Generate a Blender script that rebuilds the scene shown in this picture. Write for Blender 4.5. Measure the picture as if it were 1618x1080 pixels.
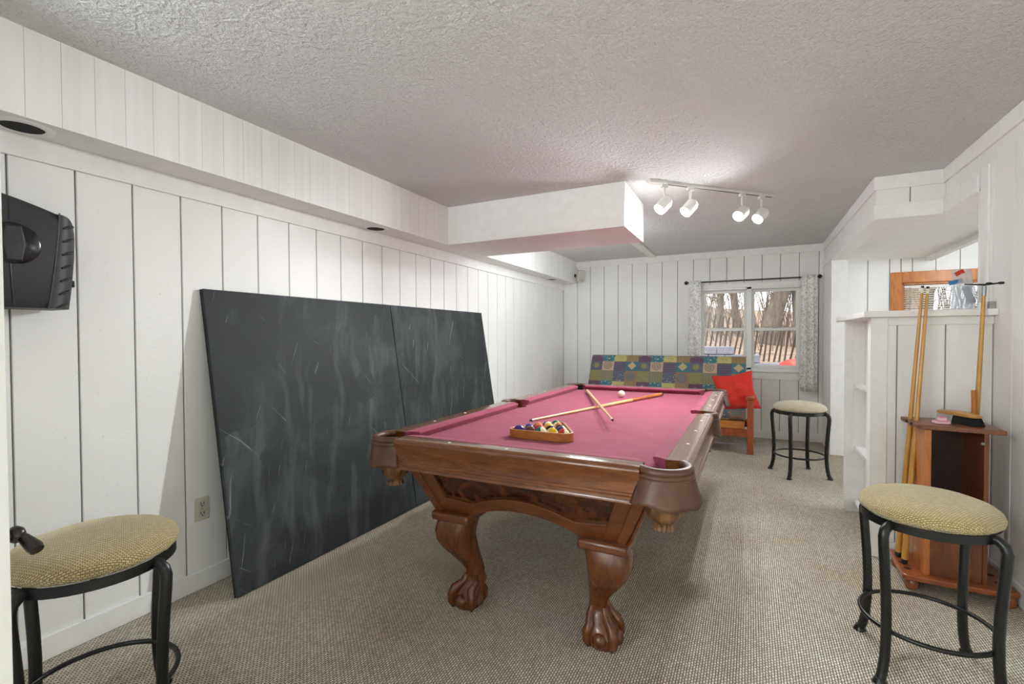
import bpy, bmesh, math, random
from mathutils import Vector, Matrix
random.seed(7)
PI = math.pi
SC = bpy.context.scene
COL = SC.collection
for _o in list(bpy.data.objects):
    bpy.data.objects.remove(_o)

# ------------------------------------------------------------------ camera
CAM_H = 1.27
YAW, PITCH, ROLL = -0.4543, -0.0190, -0.0038
cam_d = bpy.data.cameras.new('camera')
cam_d.sensor_width = 36.0
cam_d.sensor_fit = 'HORIZONTAL'
cam_d.lens = 748.0 / 1618.0 * 36.0
cam_d.shift_x = -11.3 / 1618.0
cam_d.shift_y = 6.7 / 1618.0
cam_d.clip_start = 0.02
cam_d.clip_end = 200
cam = bpy.data.objects.new('camera', cam_d)
COL.objects.link(cam)
_f = Vector((math.sin(YAW) * math.cos(PITCH), math.cos(YAW) * math.cos(PITCH), math.sin(PITCH)))
_r = Vector((math.cos(YAW), -math.sin(YAW), 0))
_u = _r.cross(_f)
_r2 = math.cos(ROLL) * _r + math.sin(ROLL) * _u
_u2 = -math.sin(ROLL) * _r + math.cos(ROLL) * _u
_m = Matrix((_r2, _u2, -_f)).transposed().to_4x4()
_m.translation = (0, 0, CAM_H)
cam.matrix_world = _m
SC.camera = cam

# ------------------------------------------------------------------ world, sun, exposure
SC.view_settings.view_transform = 'Standard'
SC.view_settings.look = 'None'
SC.view_settings.gamma = 1.0
SC.view_settings.use_curve_mapping = False
SC.view_settings.exposure = 0.26
SC.cycles.adaptive_threshold = 0.05
SC.cycles.diffuse_bounces = 6
SC.cycles.max_bounces = 8
w = bpy.data.worlds.new('overcast_sky')
SC.world = w
w.use_nodes = True
bg = w.node_tree.nodes['Background']
bg.inputs[0].default_value = (0.93, 0.96, 1.0, 1)
bg.inputs[1].default_value = 2.4
sun_d = bpy.data.lights.new('sun', 'SUN')
sun_d.energy = 1.8
sun_d.angle = math.radians(3)
sun_d.color = (1.0, 0.93, 0.82)
sun = bpy.data.objects.new('sun', sun_d)
COL.objects.link(sun)
sun.rotation_euler = (math.radians(48), 0, math.radians(-20))
FILL_W = 72.0      # added unseen dome lamps behind the camera, filling the room
NOOK_FILL_W = 29.0      # added unseen dome lamp brightening the nook and far end
BEAM_W = 18.0      # dome lamp hidden behind the beam
TRACK_W = 12.0      # each track head

# ------------------------------------------------------------------ materials
MATS = {}


def lin(c):
    return tuple(((v / 255.0) / 12.92 if v / 255.0 <= 0.04045 else ((v / 255.0 + 0.055) / 1.055) ** 2.4) for v in c)


class NT:
    def __init__(s, name):
        s.m = bpy.data.materials.new(name)
        s.m.use_nodes = True
        s.t = s.m.node_tree
        s.b = s.t.nodes['Principled BSDF']
        MATS[name] = s.m

    def n(s, typ, **kw):
        nd = s.t.nodes.new(typ)
        for k, v in kw.items():
            if k.startswith('i_'):
                nd.inputs[k[2:].replace('_', ' ')].default_value = v
            else:
                setattr(nd, k, v)
        return nd

    def l(s, a, b):
        s.t.links.new(a, b)

    def coord(s, scale=(1, 1, 1), rot=(0, 0, 0), kind='Object'):
        tc = s.n('ShaderNodeTexCoord')
        mp = s.n('ShaderNodeMapping')
        mp.inputs['Scale'].default_value = scale
        mp.inputs['Rotation'].default_value = rot
        s.l(tc.outputs[kind], mp.inputs['Vector'])
        return mp.outputs['Vector']

    def world(s):
        g = s.n('ShaderNodeNewGeometry')
        return g.outputs['Position']

    def ramp(s, fac, stops):
        r = s.n('ShaderNodeValToRGB')
        el = r.color_ramp.elements
        while len(el) > 1:
            el.remove(el[-1])
        el[0].position = stops[0][0]
        el[0].color = (*stops[0][1], 1)
        for p, c in stops[1:]:
            e = el.new(p)
            e.color = (*c, 1)
        s.l(fac, r.inputs[0])
        return r.outputs[0]

    def mix(s, fac, a, b, mode='MIX'):
        mx = s.n('ShaderNodeMix', data_type='RGBA', blend_type=mode)
        for sock, v in ((mx.inputs[0], fac), (mx.inputs[6], a), (mx.inputs[7], b)):
            if hasattr(v, 'is_output'):
                s.l(v, sock)
            elif isinstance(v, (int, float)):
                sock.default_value = v
            else:
                sock.default_value = (*v, 1)
        return mx.outputs[2]

    def math(s, op, a, b=0.0, c=None):
        m = s.n('ShaderNodeMath', operation=op)
        for i, v in enumerate((a, b) if c is None else (a, b, c)):
            if hasattr(v, 'is_output'):
                s.l(v, m.inputs[i])
            else:
                m.inputs[i].default_value = v
        return m.outputs[0]

    def noise(s, vec, scale, detail=3, rough=0.5, dist=0.0):
        nd = s.n('ShaderNodeTexNoise')
        nd.inputs['Scale'].default_value = scale
        nd.inputs['Detail'].default_value = detail
        nd.inputs['Roughness'].default_value = rough
        nd.inputs['Distortion'].default_value = dist
        if vec is not None:
            s.l(vec, nd.inputs['Vector'])
        return nd.outputs[0]

    def bump(s, h, strength=0.3, dist=0.01):
        b = s.n('ShaderNodeBump')
        b.inputs['Strength'].default_value = strength
        b.inputs['Distance'].default_value = dist
        s.l(h, b.inputs['Height'])
        s.l(b.outputs[0], s.b.inputs['Normal'])

    def base(s, c, rough=0.5, metal=0.0, spec=None):
        if hasattr(c, 'is_output'):
            s.l(c, s.b.inputs['Base Color'])
        else:
            s.b.inputs['Base Color'].default_value = (*c, 1)
        if hasattr(rough, 'is_output'):
            s.l(rough, s.b.inputs['Roughness'])
        else:
            s.b.inputs['Roughness'].default_value = rough
        s.b.inputs['Metallic'].default_value = metal
        if spec is not None:
            s.b.inputs['Specular IOR Level'].default_value = spec
        return s


def plain(name, rgb, rough=0.5, metal=0.0, var=0.06, scale=30, bump=0.0, spec=None):
    t = NT(name)
    c = lin(rgb)
    v = t.coord()
    nz = t.noise(v, scale, 4)
    col = t.ramp(nz, [(0.3, tuple(max(0, x * (1 - var)) for x in c)), (0.7, tuple(min(1, x * (1 + var)) for x in c))])
    t.base(col, rough, metal, spec)
    if bump:
        t.bump(nz, bump, 0.004)
    return t.m


def make_mats():
    # painted rough-sawn boards
    t = NT('board_paint')
    p = t.world()
    mp = t.n('ShaderNodeMapping'); mp.inputs['Scale'].default_value = (8, 8, 60); t.l(p, mp.inputs[0])
    n1 = t.noise(mp.outputs[0], 3, 4, 0.6)
    n2 = t.noise(p, 1.7, 3)
    c = t.ramp(n2, [(0.3, lin((236, 235, 232))), (0.7, lin((243, 242, 240)))])
    sp = t.noise(p, 90, 1)
    spk = t.ramp(sp, [(0.76, (1, 1, 1)), (0.80, (0.8, 0.79, 0.77))])
    t.base(t.mix(1.0, c, spk, 'MULTIPLY'), 0.55)
    t.bump(n1, 0.25, 0.004)
    # backing behind the boards, darker grey painted in as groove shade
    plain('groove_shade_paint', (150, 147, 142), 0.8, var=0.1)
    t = NT('trim_paint')
    p = t.world(); n1 = t.noise(p, 14, 4)
    c = t.ramp(n1, [(0.3, lin((236, 235, 232))), (0.7, lin((243, 242, 240)))])
    t.base(c, 0.8); t.bump(n1, 0.08, 0.004)
    t = NT('fascia_paint')
    p = t.world()
    mp = t.n('ShaderNodeMapping'); mp.inputs['Scale'].default_value = (28, 28, 0.6); t.l(p, mp.inputs[0])
    n1 = t.noise(mp.outputs[0], 1.0, 2)
    c = t.ramp(n1, [(0.35, lin((234, 233, 230))), (0.65, lin((240, 239, 237)))])
    t.base(c, 0.5)
    # stippled ceiling
    t = NT('ceiling_texture')
    p = t.world()
    vo = t.n('ShaderNodeTexVoronoi', feature='F1'); vo.inputs['Scale'].default_value = 34
    dn = t.n('ShaderNodeTexNoise'); dn.inputs['Scale'].default_value = 16; t.l(p, dn.inputs[0])
    mx = t.mix(0.12, p, dn.outputs[1], 'ADD')
    t.l(mx, vo.inputs[0])
    n2 = t.noise(p, 75, 3, 0.6, 1.5)
    h = t.math('ADD', t.math('MULTIPLY', vo.outputs[0], 0.6), t.math('MULTIPLY', n2, 0.9))
    c = t.ramp(n2, [(0.3, lin((230, 229, 227))), (0.7, lin((240, 239, 238)))])
    t.base(c, 0.9)
    t.bump(h, 1.0, 0.018)
    # woven sisal-look carpet
    t = NT('carpet_weave')
    p = t.world()
    br = t.n('ShaderNodeTexBrick')
    br.offset = 0.5
    br.inputs['Scale'].default_value = 1.0
    br.inputs['Brick Width'].default_value = 0.0165
    br.inputs['Row Height'].default_value = 0.0100
    br.inputs['Mortar Size'].default_value = 0.0029
    br.inputs['Mortar Smooth'].default_value = 1.0
    br.inputs['Bias'].default_value = 0.0
    br.inputs['Color1'].default_value = (*lin((246, 243, 235)), 1)
    br.inputs['Color2'].default_value = (*lin((214, 208, 196)), 1)
    br.inputs['Mortar'].default_value = (*lin((98, 89, 75)), 1)
    mp = t.n('ShaderNodeMapping'); mp.inputs['Rotation'].default_value = (0, 0, PI / 2); t.l(p, mp.inputs[0])
    dn = t.n('ShaderNodeTexNoise'); dn.inputs['Scale'].default_value = 60; t.l(mp.outputs[0], dn.inputs[0])
    wv = t.mix(0.004, mp.outputs[0], dn.outputs[1], 'ADD')
    t.l(wv, br.inputs[0])
    big = t.noise(p, 1.3, 3)
    tint = t.ramp(big, [(0.35, lin((232, 222, 205))), (0.65, lin((252, 249, 244)))])
    t.base(t.mix(1.0, br.outputs[0], tint, 'MULTIPLY'), 0.95)
    t.bump(t.math('SUBTRACT', 1.0, br.outputs[1]), 0.8, 0.004)

    # table wood
    def wood(name, a, b, c, rough=0.28, scale=(3, 18, 18), coat=0.25):
        t = NT(name)
        v = t.coord(scale)
        n1 = t.noise(v, 2.2, 6, 0.62, 1.2)
        col = t.ramp(n1, [(0.25, lin(a)), (0.5, lin(b)), (0.78, lin(c))])
        t.base(col, rough)
        t.b.inputs['Coat Weight'].default_value = coat
        t.b.inputs['Coat Roughness'].default_value = 0.18
        t.bump(n1, 0.05, 0.002)
    wood('table_wood', (72, 33, 12), (104, 55, 23), (128, 72, 34))
    wood('table_wood_y', (72, 33, 12), (104, 55, 23), (128, 72, 34), scale=(18, 3, 18))
    wood('rail_wood', (82, 42, 17), (110, 61, 27), (134, 82, 42), 0.2, (3, 20, 20), 0.5)
    wood('rail_wood_y', (82, 42, 17), (110, 61, 27), (134, 82, 42), 0.2, (20, 3, 20), 0.5)
    wood('leg_wood', (70, 32, 12), (98, 50, 20), (120, 66, 30), 0.25, (14, 14, 3))
    wood('orange_wood', (166, 90, 22), (194, 116, 38), (212, 138, 56), 0.4, (10, 10, 2), 0.1)
    wood('futon_wood', (136, 62, 28), (164, 80, 38), (184, 98, 50), 0.4, (10, 10, 2), 0.1)
    wood('futon_rail_wood', (176, 104, 40), (200, 126, 54), (216, 146, 74), 0.4, (2, 12, 12), 0.1)
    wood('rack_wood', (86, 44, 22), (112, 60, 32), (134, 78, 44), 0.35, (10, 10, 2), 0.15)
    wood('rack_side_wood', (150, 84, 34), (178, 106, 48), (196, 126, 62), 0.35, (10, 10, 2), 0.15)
    wood('rack_base_wood', (118, 58, 26), (146, 76, 36), (168, 96, 50), 0.3, (4, 10, 10), 0.3)
    wood('rack_dark_wood', (36, 16, 9), (52, 25, 15), (66, 34, 20), 0.5, (10, 10, 2), 0.0)
    wood('triangle_wood', (140, 86, 34), (170, 110, 50), (190, 130, 66), 0.35, (6, 14, 14), 0.1)
    wood('cue_wood', (206, 164, 100), (222, 184, 122), (232, 200, 146), 0.3, (4, 4, 4), 0.3)
    wood('cue_butt_wood', (150, 82, 34), (178, 104, 50), (196, 124, 66), 0.25, (4, 4, 4), 0.4)
    wood('old_cue_wood', (176, 120, 46), (196, 142, 62), (210, 160, 82), 0.3, (4, 4, 1.5), 0.3)
    wood('brush_wood', (160, 112, 52), (190, 140, 72), (206, 160, 92), 0.35, (8, 8, 8), 0.2)
    # burl
    t = NT('burl_veneer')
    v = t.coord((6, 6, 6))
    n1 = t.noise(v, 2.4, 6, 0.7, 2.5)
    vo = t.n('ShaderNodeTexVoronoi'); vo.inputs['Scale'].default_value = 3.2
    dn = t.n('ShaderNodeTexNoise'); dn.inputs['Scale'].default_value = 2.0; t.l(v, dn.inputs[0])
    t.l(t.mix(0.8, v, dn.outputs[1], 'ADD'), vo.inputs[0])
    col = t.ramp(t.math('ADD', t.math('MULTIPLY', n1, 0.7), t.math('MULTIPLY', vo.outputs[0], 0.35)),
                 [(0.3, lin((34, 13, 6))), (0.52, lin((66, 28, 12))), (0.72, lin((98, 46, 20)))])
    t.base(col, 0.25)
    t.b.inputs['Coat Weight'].default_value = 0.3
    # billiard cloth
    t = NT('table_cloth')
    v = t.world()
    n1 = t.noise(v, 9, 5, 0.65)
    n2 = t.noise(v, 420, 2)
    c = t.ramp(n1, [(0.3, lin((138, 54, 78))), (0.7, lin((154, 67, 92)))])
    t.base(c, 0.95)
    t.b.inputs['Sheen Weight'].default_value = 0.15
    t.b.inputs['Sheen Roughness'].default_value = 0.4
    t.b.inputs['Sheen Tint'].default_value = (1.0, 0.75, 0.82, 1)
    t.bump(n2, 0.2, 0.001)
    # leather
    t = NT('brown_leather')
    v = t.coord()
    n1 = t.noise(v, 160, 3); n2 = t.noise(v, 12, 3)
    c = t.ramp(n2, [(0.3, lin((74, 46, 30))), (0.7, lin((98, 66, 46)))])
    t.base(c, 0.42); t.bump(n1, 0.25, 0.001)
    t = NT('net_leather')
    v = t.coord(); n2 = t.noise(v, 30, 3)
    c = t.ramp(n2, [(0.3, lin((58, 36, 20))), (0.7, lin((132, 90, 48)))])
    t.base(c, 0.35)
    plain('pocket_black', (14, 11, 10), 0.8)
    plain('sight_white', (235, 232, 222), 0.3, var=0.02)
    # dark scuffed boards
    t = NT('slate_board')
    v = t.world()
    n1 = t.noise(v, 2.2, 5, 0.6, 0.6)
    base = t.ramp(n1, [(0.28, lin((32, 35, 36))), (0.5, lin((44, 48, 49))), (0.72, lin((66, 71, 72)))])

    def streaks(scale, rotx, loc, lo, hi, gs, g0):
        mp = t.n('ShaderNodeMapping'); mp.inputs['Scale'].default_value = scale; mp.inputs['Rotation'].default_value = (rotx, 0, 0); mp.inputs['Location'].default_value = loc
        r0 = t.n('ShaderNodeMapping'); r0.inputs['Rotation'].default_value = (rotx, 0, 0); t.l(v, r0.inputs[0])
        mp.inputs['Rotation'].default_value = (0, 0, 0)
        wob = t.n('ShaderNodeTexNoise'); wob.inputs['Scale'].default_value = 2.2; t.l(r0.outputs[0], wob.inputs[0])
        t.l(t.mix(0.16, r0.outputs[0], wob.outputs[1], 'ADD'), mp.inputs[0])
        a_ = t.noise(mp.outputs[0], 1.0, 3, 0.6)
        st = t.math('SMOOTH_MIN', t.math('MAXIMUM', t.math('DIVIDE', t.math('SUBTRACT', a_, lo), hi - lo), 0.0), 1.0, 0.02)
        gt = t.math('GREATER_THAN', t.noise(v, gs, 2, 0.5, 0.3), g0)
        return t.math('MULTIPLY', st, gt)
    s1 = streaks((1, 60, 2.2), 0.35, (3, 1, 2), 0.66, 0.80, 2.4, 0.50)
    s2 = streaks((1, 46, 2.0), -0.75, (8, 4, 5), 0.67, 0.82, 2.9, 0.52)
    s3 = streaks((1, 9, 1.4), 0.15, (1, 7, 3), 0.52, 0.95, 1.6, 0.40)
    scr = t.math('MINIMUM', t.math('ADD', t.math('MULTIPLY', t.math('MAXIMUM', s1, s2), 0.75), t.math('MULTIPLY', s3, 0.22)), 0.8)
    t.base(t.mix(scr, base, lin((176, 180, 181))), t.math('ADD', t.math('MULTIPLY', n1, 0.2), 0.52), 0.0, 0.3)
    plain('board_edge', (20, 21, 22), 0.7)
    # stool
    t = NT('black_metal')
    v = t.coord(); n1 = t.noise(v, 220, 2)
    t.base(lin((15, 17, 17)), 0.36, 0.0); t.bump(n1, 0.12, 0.001)
    t = NT('gold_fabric')
    ck = t.n('ShaderNodeTexBrick'); ck.offset = 0.5
    uvn = t.n('ShaderNodeUVMap'); uvn.uv_map = 'weave'
    t.l(uvn.outputs[0], ck.inputs[0])
    ck.inputs['Scale'].default_value = 1.0
    ck.inputs['Brick Width'].default_value = 0.0105
    ck.inputs['Row Height'].default_value = 0.0062
    ck.inputs['Mortar Size'].default_value = 0.0021
    ck.inputs['Mortar Smooth'].default_value = 1.0
    ck.inputs['Color1'].default_value = (*lin((214, 199, 146)), 1)
    ck.inputs['Color2'].default_value = (*lin((192, 175, 122)), 1)
    ck.inputs['Mortar'].default_value = (*lin((112, 97, 56)), 1)
    t.base(ck.outputs[0], 0.9)
    t.b.inputs['Sheen Weight'].default_value = 0.3
    t.bump(t.math('SUBTRACT', 1.0, ck.outputs[1]), 0.7, 0.002)
    t = NT('pale_fabric')
    v = t.coord(); n1 = t.noise(v, 300, 2); n2 = t.noise(v, 20, 2)
    t.base(t.ramp(n2, [(0.3, lin((190, 178, 150))), (0.7, lin((204, 194, 168)))]), 0.9); t.bump(n1, 0.3, 0.001)
    t.b.inputs['Sheen Weight'].default_value = 0.3
    # misc
    plain('black_plastic', (44, 46, 47), 0.5, var=0.12, scale=200)
    plain('black_gloss', (16, 16, 17), 0.18)
    plain('grey_plastic', (70, 72, 72), 0.4)
    plain('white_plastic', (214, 212, 205), 0.4, var=0.02)
    plain('ivory_plastic', (206, 200, 184), 0.45, var=0.02)
    plain('dark_slot', (60, 56, 50), 0.6)
    plain('grille_cloth', (196, 192, 184), 0.8, bump=0.4, scale=300)
    plain('white_metal', (228, 226, 222), 0.35, var=0.02)
    plain('track_white', (205, 202, 196), 0.4, var=0.02)
    plain('track_slot', (70, 68, 64), 0.6)
    plain('bronze_knob', (34, 26, 22), 0.25)
    plain('brass', (176, 130, 60), 0.35, metal=0.8)
    plain('vinyl_white', (236, 235, 232), 0.4, var=0.02)
    plain('black_rod', (22, 20, 20), 0.35)
    plain('red_cotton', (214, 50, 36), 0.85, var=0.1, scale=14, bump=0.1)
    plain('futon_side', (58, 66, 92), 0.9)
    plain('chalk_pink', (206, 132, 156), 0.7)
    plain('chalk_label', (226, 196, 200), 0.7, var=0.1)
    plain('bristle_black', (20, 21, 23), 0.9, bump=0.8, scale=400)
    plain('bristle_white', (196, 192, 184), 0.9, bump=0.8, scale=400)
    plain('ferrule', (228, 222, 208), 0.3, var=0.02)
    plain('cue_tip', (52, 44, 44), 0.9)
    plain('rubber_black', (24, 23, 23), 0.7)
    plain('mauve_cue', (176, 140, 152), 0.35)
    plain('grey_steel', (150, 152, 156), 0.35, metal=0.6)
    plain('blue_plastic', (48, 118, 168), 0.4)
    plain('red_plastic', (196, 48, 34), 0.4)
    plain('grey_card', (176, 174, 168), 0.8)
    plain('white_card', (236, 238, 242), 0.7, var=0.02)
    plain('cue_white', (238, 226, 196), 0.15, var=0.02)
    # curtain
    t = NT('curtain_print')
    v = t.world()
    n1 = t.noise(v, 42, 4, 0.65, 1.8)
    n2 = t.noise(v, 16, 2)
    f = t.math('MULTIPLY', t.math('GREATER_THAN', n1, 0.53), t.math('GREATER_THAN', n2, 0.4))
    t.base(t.mix(f, lin((244, 243, 240)), lin((186, 183, 180))), 0.9)
    t.b.inputs['Transmission Weight'].default_value = 0.0
    # glass
    t = NT('window_glass')
    out = t.t.nodes['Material Output']
    tr = t.n('ShaderNodeBsdfTransparent'); gl = t.n('ShaderNodeBsdfGlossy'); gl.inputs['Roughness'].default_value = 0.02
    fr = t.n('ShaderNodeFresnel'); fr.inputs[0].default_value = 1.45
    ms = t.n('ShaderNodeMixShader')
    t.l(fr.outputs[0], ms.inputs[0]); t.l(tr.outputs[0], ms.inputs[1]); t.l(gl.outputs[0], ms.inputs[2])
    t.l(ms.outputs[0], out.inputs[0])
    t = NT('clear_bag')
    out = t.t.nodes['Material Output']
    tr = t.n('ShaderNodeBsdfTransparent'); tr.inputs[0].default_value = (0.93, 0.95, 0.97, 1)
    ms = t.n('ShaderNodeMixShader'); ms.inputs[0].default_value = 0.42
    t.base(lin((214, 220, 226)), 0.25)
    t.l(tr.outputs[0], ms.inputs[1]); t.l(t.b.outputs[0], ms.inputs[2]); t.l(ms.outputs[0], out.inputs[0])
    # lamps
    for nm, col, st in (('bulb_glow', (1.0, 0.93, 0.82), 60.0), ('dome_glow', (1.0, 0.96, 0.9), 3.0)):
        t = NT(nm)
        t.base((0.9, 0.9, 0.88), 0.4)
        t.b.inputs['Emission Color'].default_value = (*col, 1)
        t.b.inputs['Emission Strength'].default_value = st
    # outside
    t = NT('leaf_litter')
    v = t.world(); n1 = t.noise(v, 6, 6, 0.7)
    t.base(t.ramp(n1, [(0.3, lin((92, 74, 60))), (0.5, lin((142, 120, 100))), (0.7, lin((178, 156, 134)))]), 1.0)
    t.bump(n1, 0.6, 0.05)

    def bark(name, a, b):
        t = NT(name)
        v = t.coord((6, 6, 1.2)); n1 = t.noise(v, 3, 5, 0.65)
        t.base(t.ramp(n1, [(0.3, lin(a)), (0.7, lin(b))]), 0.95)
        t.bump(n1, 0.5, 0.03)
    bark('bark_grey', (58, 52, 46), (118, 108, 96))
    bark('bark_tan', (104, 88, 66), (168, 148, 116))
    bark('picket_wood', (40, 30, 26), (72, 54, 44))
    plain('stone_grey', (126, 129, 140), 0.95, var=0.15, scale=14, bump=0.5)
    plain('twig_brown', (96, 82, 66), 0.9)
    plain('wire_grey', (110, 106, 100), 0.6)
    plain('patio_grey', (140, 143, 152), 0.95, var=0.1, scale=5)
    plain('house_siding', (190, 186, 178), 0.9)


make_mats()


def M(n):
    return MATS[n]


# ------------------------------------------------------------------ mesh helpers
class MB:
    def __init__(s):
        s.v = []; s.f = []; s.mi = []; s.cur = 0

    def add(s, vs, fs):
        o = len(s.v)
        s.v += [tuple(x) for x in vs]
        s.f += [tuple(i + o for i in q) for q in fs]
        s.mi += [s.cur] * len(fs)
        return s

    def box(s, a, b):
        x0, y0, z0 = (min(a[i], b[i]) for i in range(3)); x1, y1, z1 = (max(a[i], b[i]) for i in range(3))
        return s.add([(x0, y0, z0), (x1, y0, z0), (x1, y1, z0), (x0, y1, z0), (x0, y0, z1), (x1, y0, z1), (x1, y1, z1), (x0, y1, z1)],
                     [(0, 3, 2, 1), (4, 5, 6, 7), (0, 1, 5, 4), (1, 2, 6, 5), (2, 3, 7, 6), (3, 0, 4, 7)])

    def obox(s, c, size, mat):
        """oriented box: centre, full size, 3x3 rotation"""
        hx, hy, hz = (k / 2 for k in size); c = Vector(c)
        vs = [c + mat @ Vector((x, y, z)) for x, y, z in ((-hx, -hy, -hz), (hx, -hy, -hz), (hx, hy, -hz), (-hx, hy, -hz), (-hx, -hy, hz), (hx, -hy, hz), (hx, hy, hz), (-hx, hy, hz))]
        return s.add(vs, [(0, 3, 2, 1), (4, 5, 6, 7), (0, 1, 5, 4), (1, 2, 6, 5), (2, 3, 7, 6), (3, 0, 4, 7)])

    def loft(s, rings, cap=True, closed=False):
        n = len(rings[0]); vs = [p for r in rings for p in r]; fs = []
        m = len(rings)
        for i in range(m if closed else m - 1):
            for j in range(n):
                a = i * n + j; b = i * n + (j + 1) % n; i2 = (i + 1) % m
                fs.append((a, b, i2 * n + (j + 1) % n, i2 * n + j))
        if cap and not closed:
            fs.append(tuple(reversed(range(n)))); fs.append(tuple((m - 1) * n + j for j in range(n)))
        return s.add(vs, fs)

    def tube(s, path, rad, n=10, cap=True, closed=False, squash=None):
        path = [Vector(p) for p in path]
        if not isinstance(rad, (list, tuple)):
            rad = [rad] * len(path)
        rings = []; prev = None; m = len(path)
        for i, p in enumerate(path):
            if closed:
                t = path[(i + 1) % m] - path[i - 1]
            else:
                t = path[min(i + 1, m - 1)] - path[max(i - 1, 0)]
            t = t.normalized()
            if prev is None:
                a = Vector((0, 0, 1)) if abs(t.z) < 0.9 else Vector((1, 0, 0))
                nrm = (a - t * a.dot(t)).normalized()
            else:
                nrm = (prev - t * prev.dot(t)).normalized()
            prev = nrm
            bi = t.cross(nrm)
            rings.append([p + (nrm * math.cos(2 * PI * k / n) + bi * math.sin(2 * PI * k / n)) * rad[i] for k in range(n)])
        return s.loft(rings, cap, closed)

    def lathe(s, prof, n=24, c=(0, 0, 0), ax=None, mod=None):
        """prof (r, h) bottom to top along ax"""
        c = Vector(c)
        if ax is None:
            R = Matrix.Identity(3)
        else:
            R = Vector((0, 0, 1)).rotation_difference(Vector(ax).normalized()).to_matrix()
        rings = []
        for r, h in prof:
            rings.append([c + R @ Vector((max(r, 1e-4) * (mod(2 * PI * k / n, h) if mod else 1) * math.cos(2 * PI * k / n),
                                          max(r, 1e-4) * (mod(2 * PI * k / n, h) if mod else 1) * math.sin(2 * PI * k / n), h)) for k in range(n)])
        return s.loft(rings, True)

    def sphere(s, c, r, nu=20, nv=12, sc=(1, 1, 1)):
        c = Vector(c); vs = [c + Vector((0, 0, -r * sc[2]))]; fs = []
        for i in range(1, nv):
            a = -PI / 2 + PI * i / nv
            for k in range(nu):
                b = 2 * PI * k / nu
                vs.append(c + Vector((r * sc[0] * math.cos(a) * math.cos(b), r * sc[1] * math.cos(a) * math.sin(b), r * sc[2] * math.sin(a))))
        vs.append(c + Vector((0, 0, r * sc[2])))
        for k in range(nu):
            fs.append((0, 1 + (k + 1) % nu, 1 + k))
            fs.append((len(vs) - 1, 1 + (nv - 2) * nu + k, 1 + (nv - 2) * nu + (k + 1) % nu))
        for i in range(nv - 2):
            for k in range(nu):
                a = 1 + i * nu + k; b = 1 + i * nu + (k + 1) % nu
                fs.append((a, b, b + nu, a + nu))
        return s.add(vs, fs)

    def plate(s, poly, th, fn):
        """2-D polygon extruded by th along local w; fn(u, v, w) -> point"""
        n = len(poly)
        vs = [fn(u, v, 0) for u, v in poly] + [fn(u, v, th) for u, v in poly]
        fs = [tuple(reversed(range(n))), tuple(range(n, 2 * n))]
        fs += [(i, (i + 1) % n, n + (i + 1) % n, n + i) for i in range(n)]
        return s.add(vs, fs)

    def grid(s, fn, nu, nv, flip=False):
        vs = [fn(i / nu, j / nv) for j in range(nv + 1) for i in range(nu + 1)]
        fs = []
        for j in range(nv):
            for i in range(nu):
                a = j * (nu + 1) + i
                q = (a, a + 1, a + nu + 2, a + nu + 1)
                fs.append(tuple(reversed(q)) if flip else q)
        return s.add(vs, fs)

    def mesh(s, name, mats, smooth=35, fix=True):
        me = bpy.data.meshes.new(name)
        me.from_pydata(s.v, [], s.f)
        if not isinstance(mats, (list, tuple)):
            mats = [mats]
        for m in mats:
            me.materials.append(M(m) if isinstance(m, str) else m)
        for p, i in zip(me.polygons, s.mi):
            p.material_index = i
        if fix:
            bm = bmesh.new(); bm.from_mesh(me)
            bmesh.ops.recalc_face_normals(bm, faces=bm.faces)
            bm.to_mesh(me); bm.free()
        if smooth:
            me.shade_smooth()
            me.set_sharp_from_angle(angle=math.radians(smooth))
        me.update()
        return me

    def build(s, name, mats, parent=None, loc=None, bevel=0, seg=2, smooth=35, fix=True):
        o = bpy.data.objects.new(name, s.mesh(name, mats, smooth, fix))
        COL.objects.link(o)
        if parent:
            o.parent = parent
        if loc is not None:
            o.location = loc
        if bevel:
            b = o.modifiers.new('bevel', 'BEVEL'); b.width = bevel; b.segments = seg; b.limit_method = 'ANGLE'
            b.angle_limit = math.radians(40)
        return o


def recenter(mb, c):
    c = Vector(c)
    mb.v = [tuple(Vector(p) - c) for p in mb.v]
    return mb


def thing(name, label, cat, loc=(0, 0, 0), rz=0, group=None):
    o = bpy.data.objects.new(name, None)
    COL.objects.link(o)
    o.empty_display_size = 0.1
    o.location = loc; o.rotation_euler = (0, 0, rz)
    return tag(o, label, cat, group)


def tag(o, label, cat, group=None):
    o['label'] = label; o['category'] = cat
    if group:
        o['group'] = group
    return o


def struct(o, label=None):
    o['kind'] = 'structure'
    if label:
        o['label'] = label
    return o


def link_copy(o, parent=None, loc=None):
    c = o.copy()
    COL.objects.link(c)
    if parent:
        c.parent = parent
    if loc is not None:
        c.location = loc
    return c


def dup(root, loc, rz, label, group=None):
    r = link_copy(root, None, loc); r.rotation_euler = (0, 0, rz)
    r['label'] = label
    if group:
        r['group'] = group
    for ch in list(root.children):
        c = link_copy(ch, r)
        for g in list(ch.children):
            link_copy(g, c)
    return r


# ------------------------------------------------------------------ room numbers
XL, YF, XR = -2.507, 6.644, 1.1516
ZC, ZS, XS = 2.367, 2.051, -2.298
ZB, ZT = 1.962, 0.095
YBK = -2.7
BT = 0.011       # board thickness
PITCH_B = 0.2013
GAP = 0.007


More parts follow.
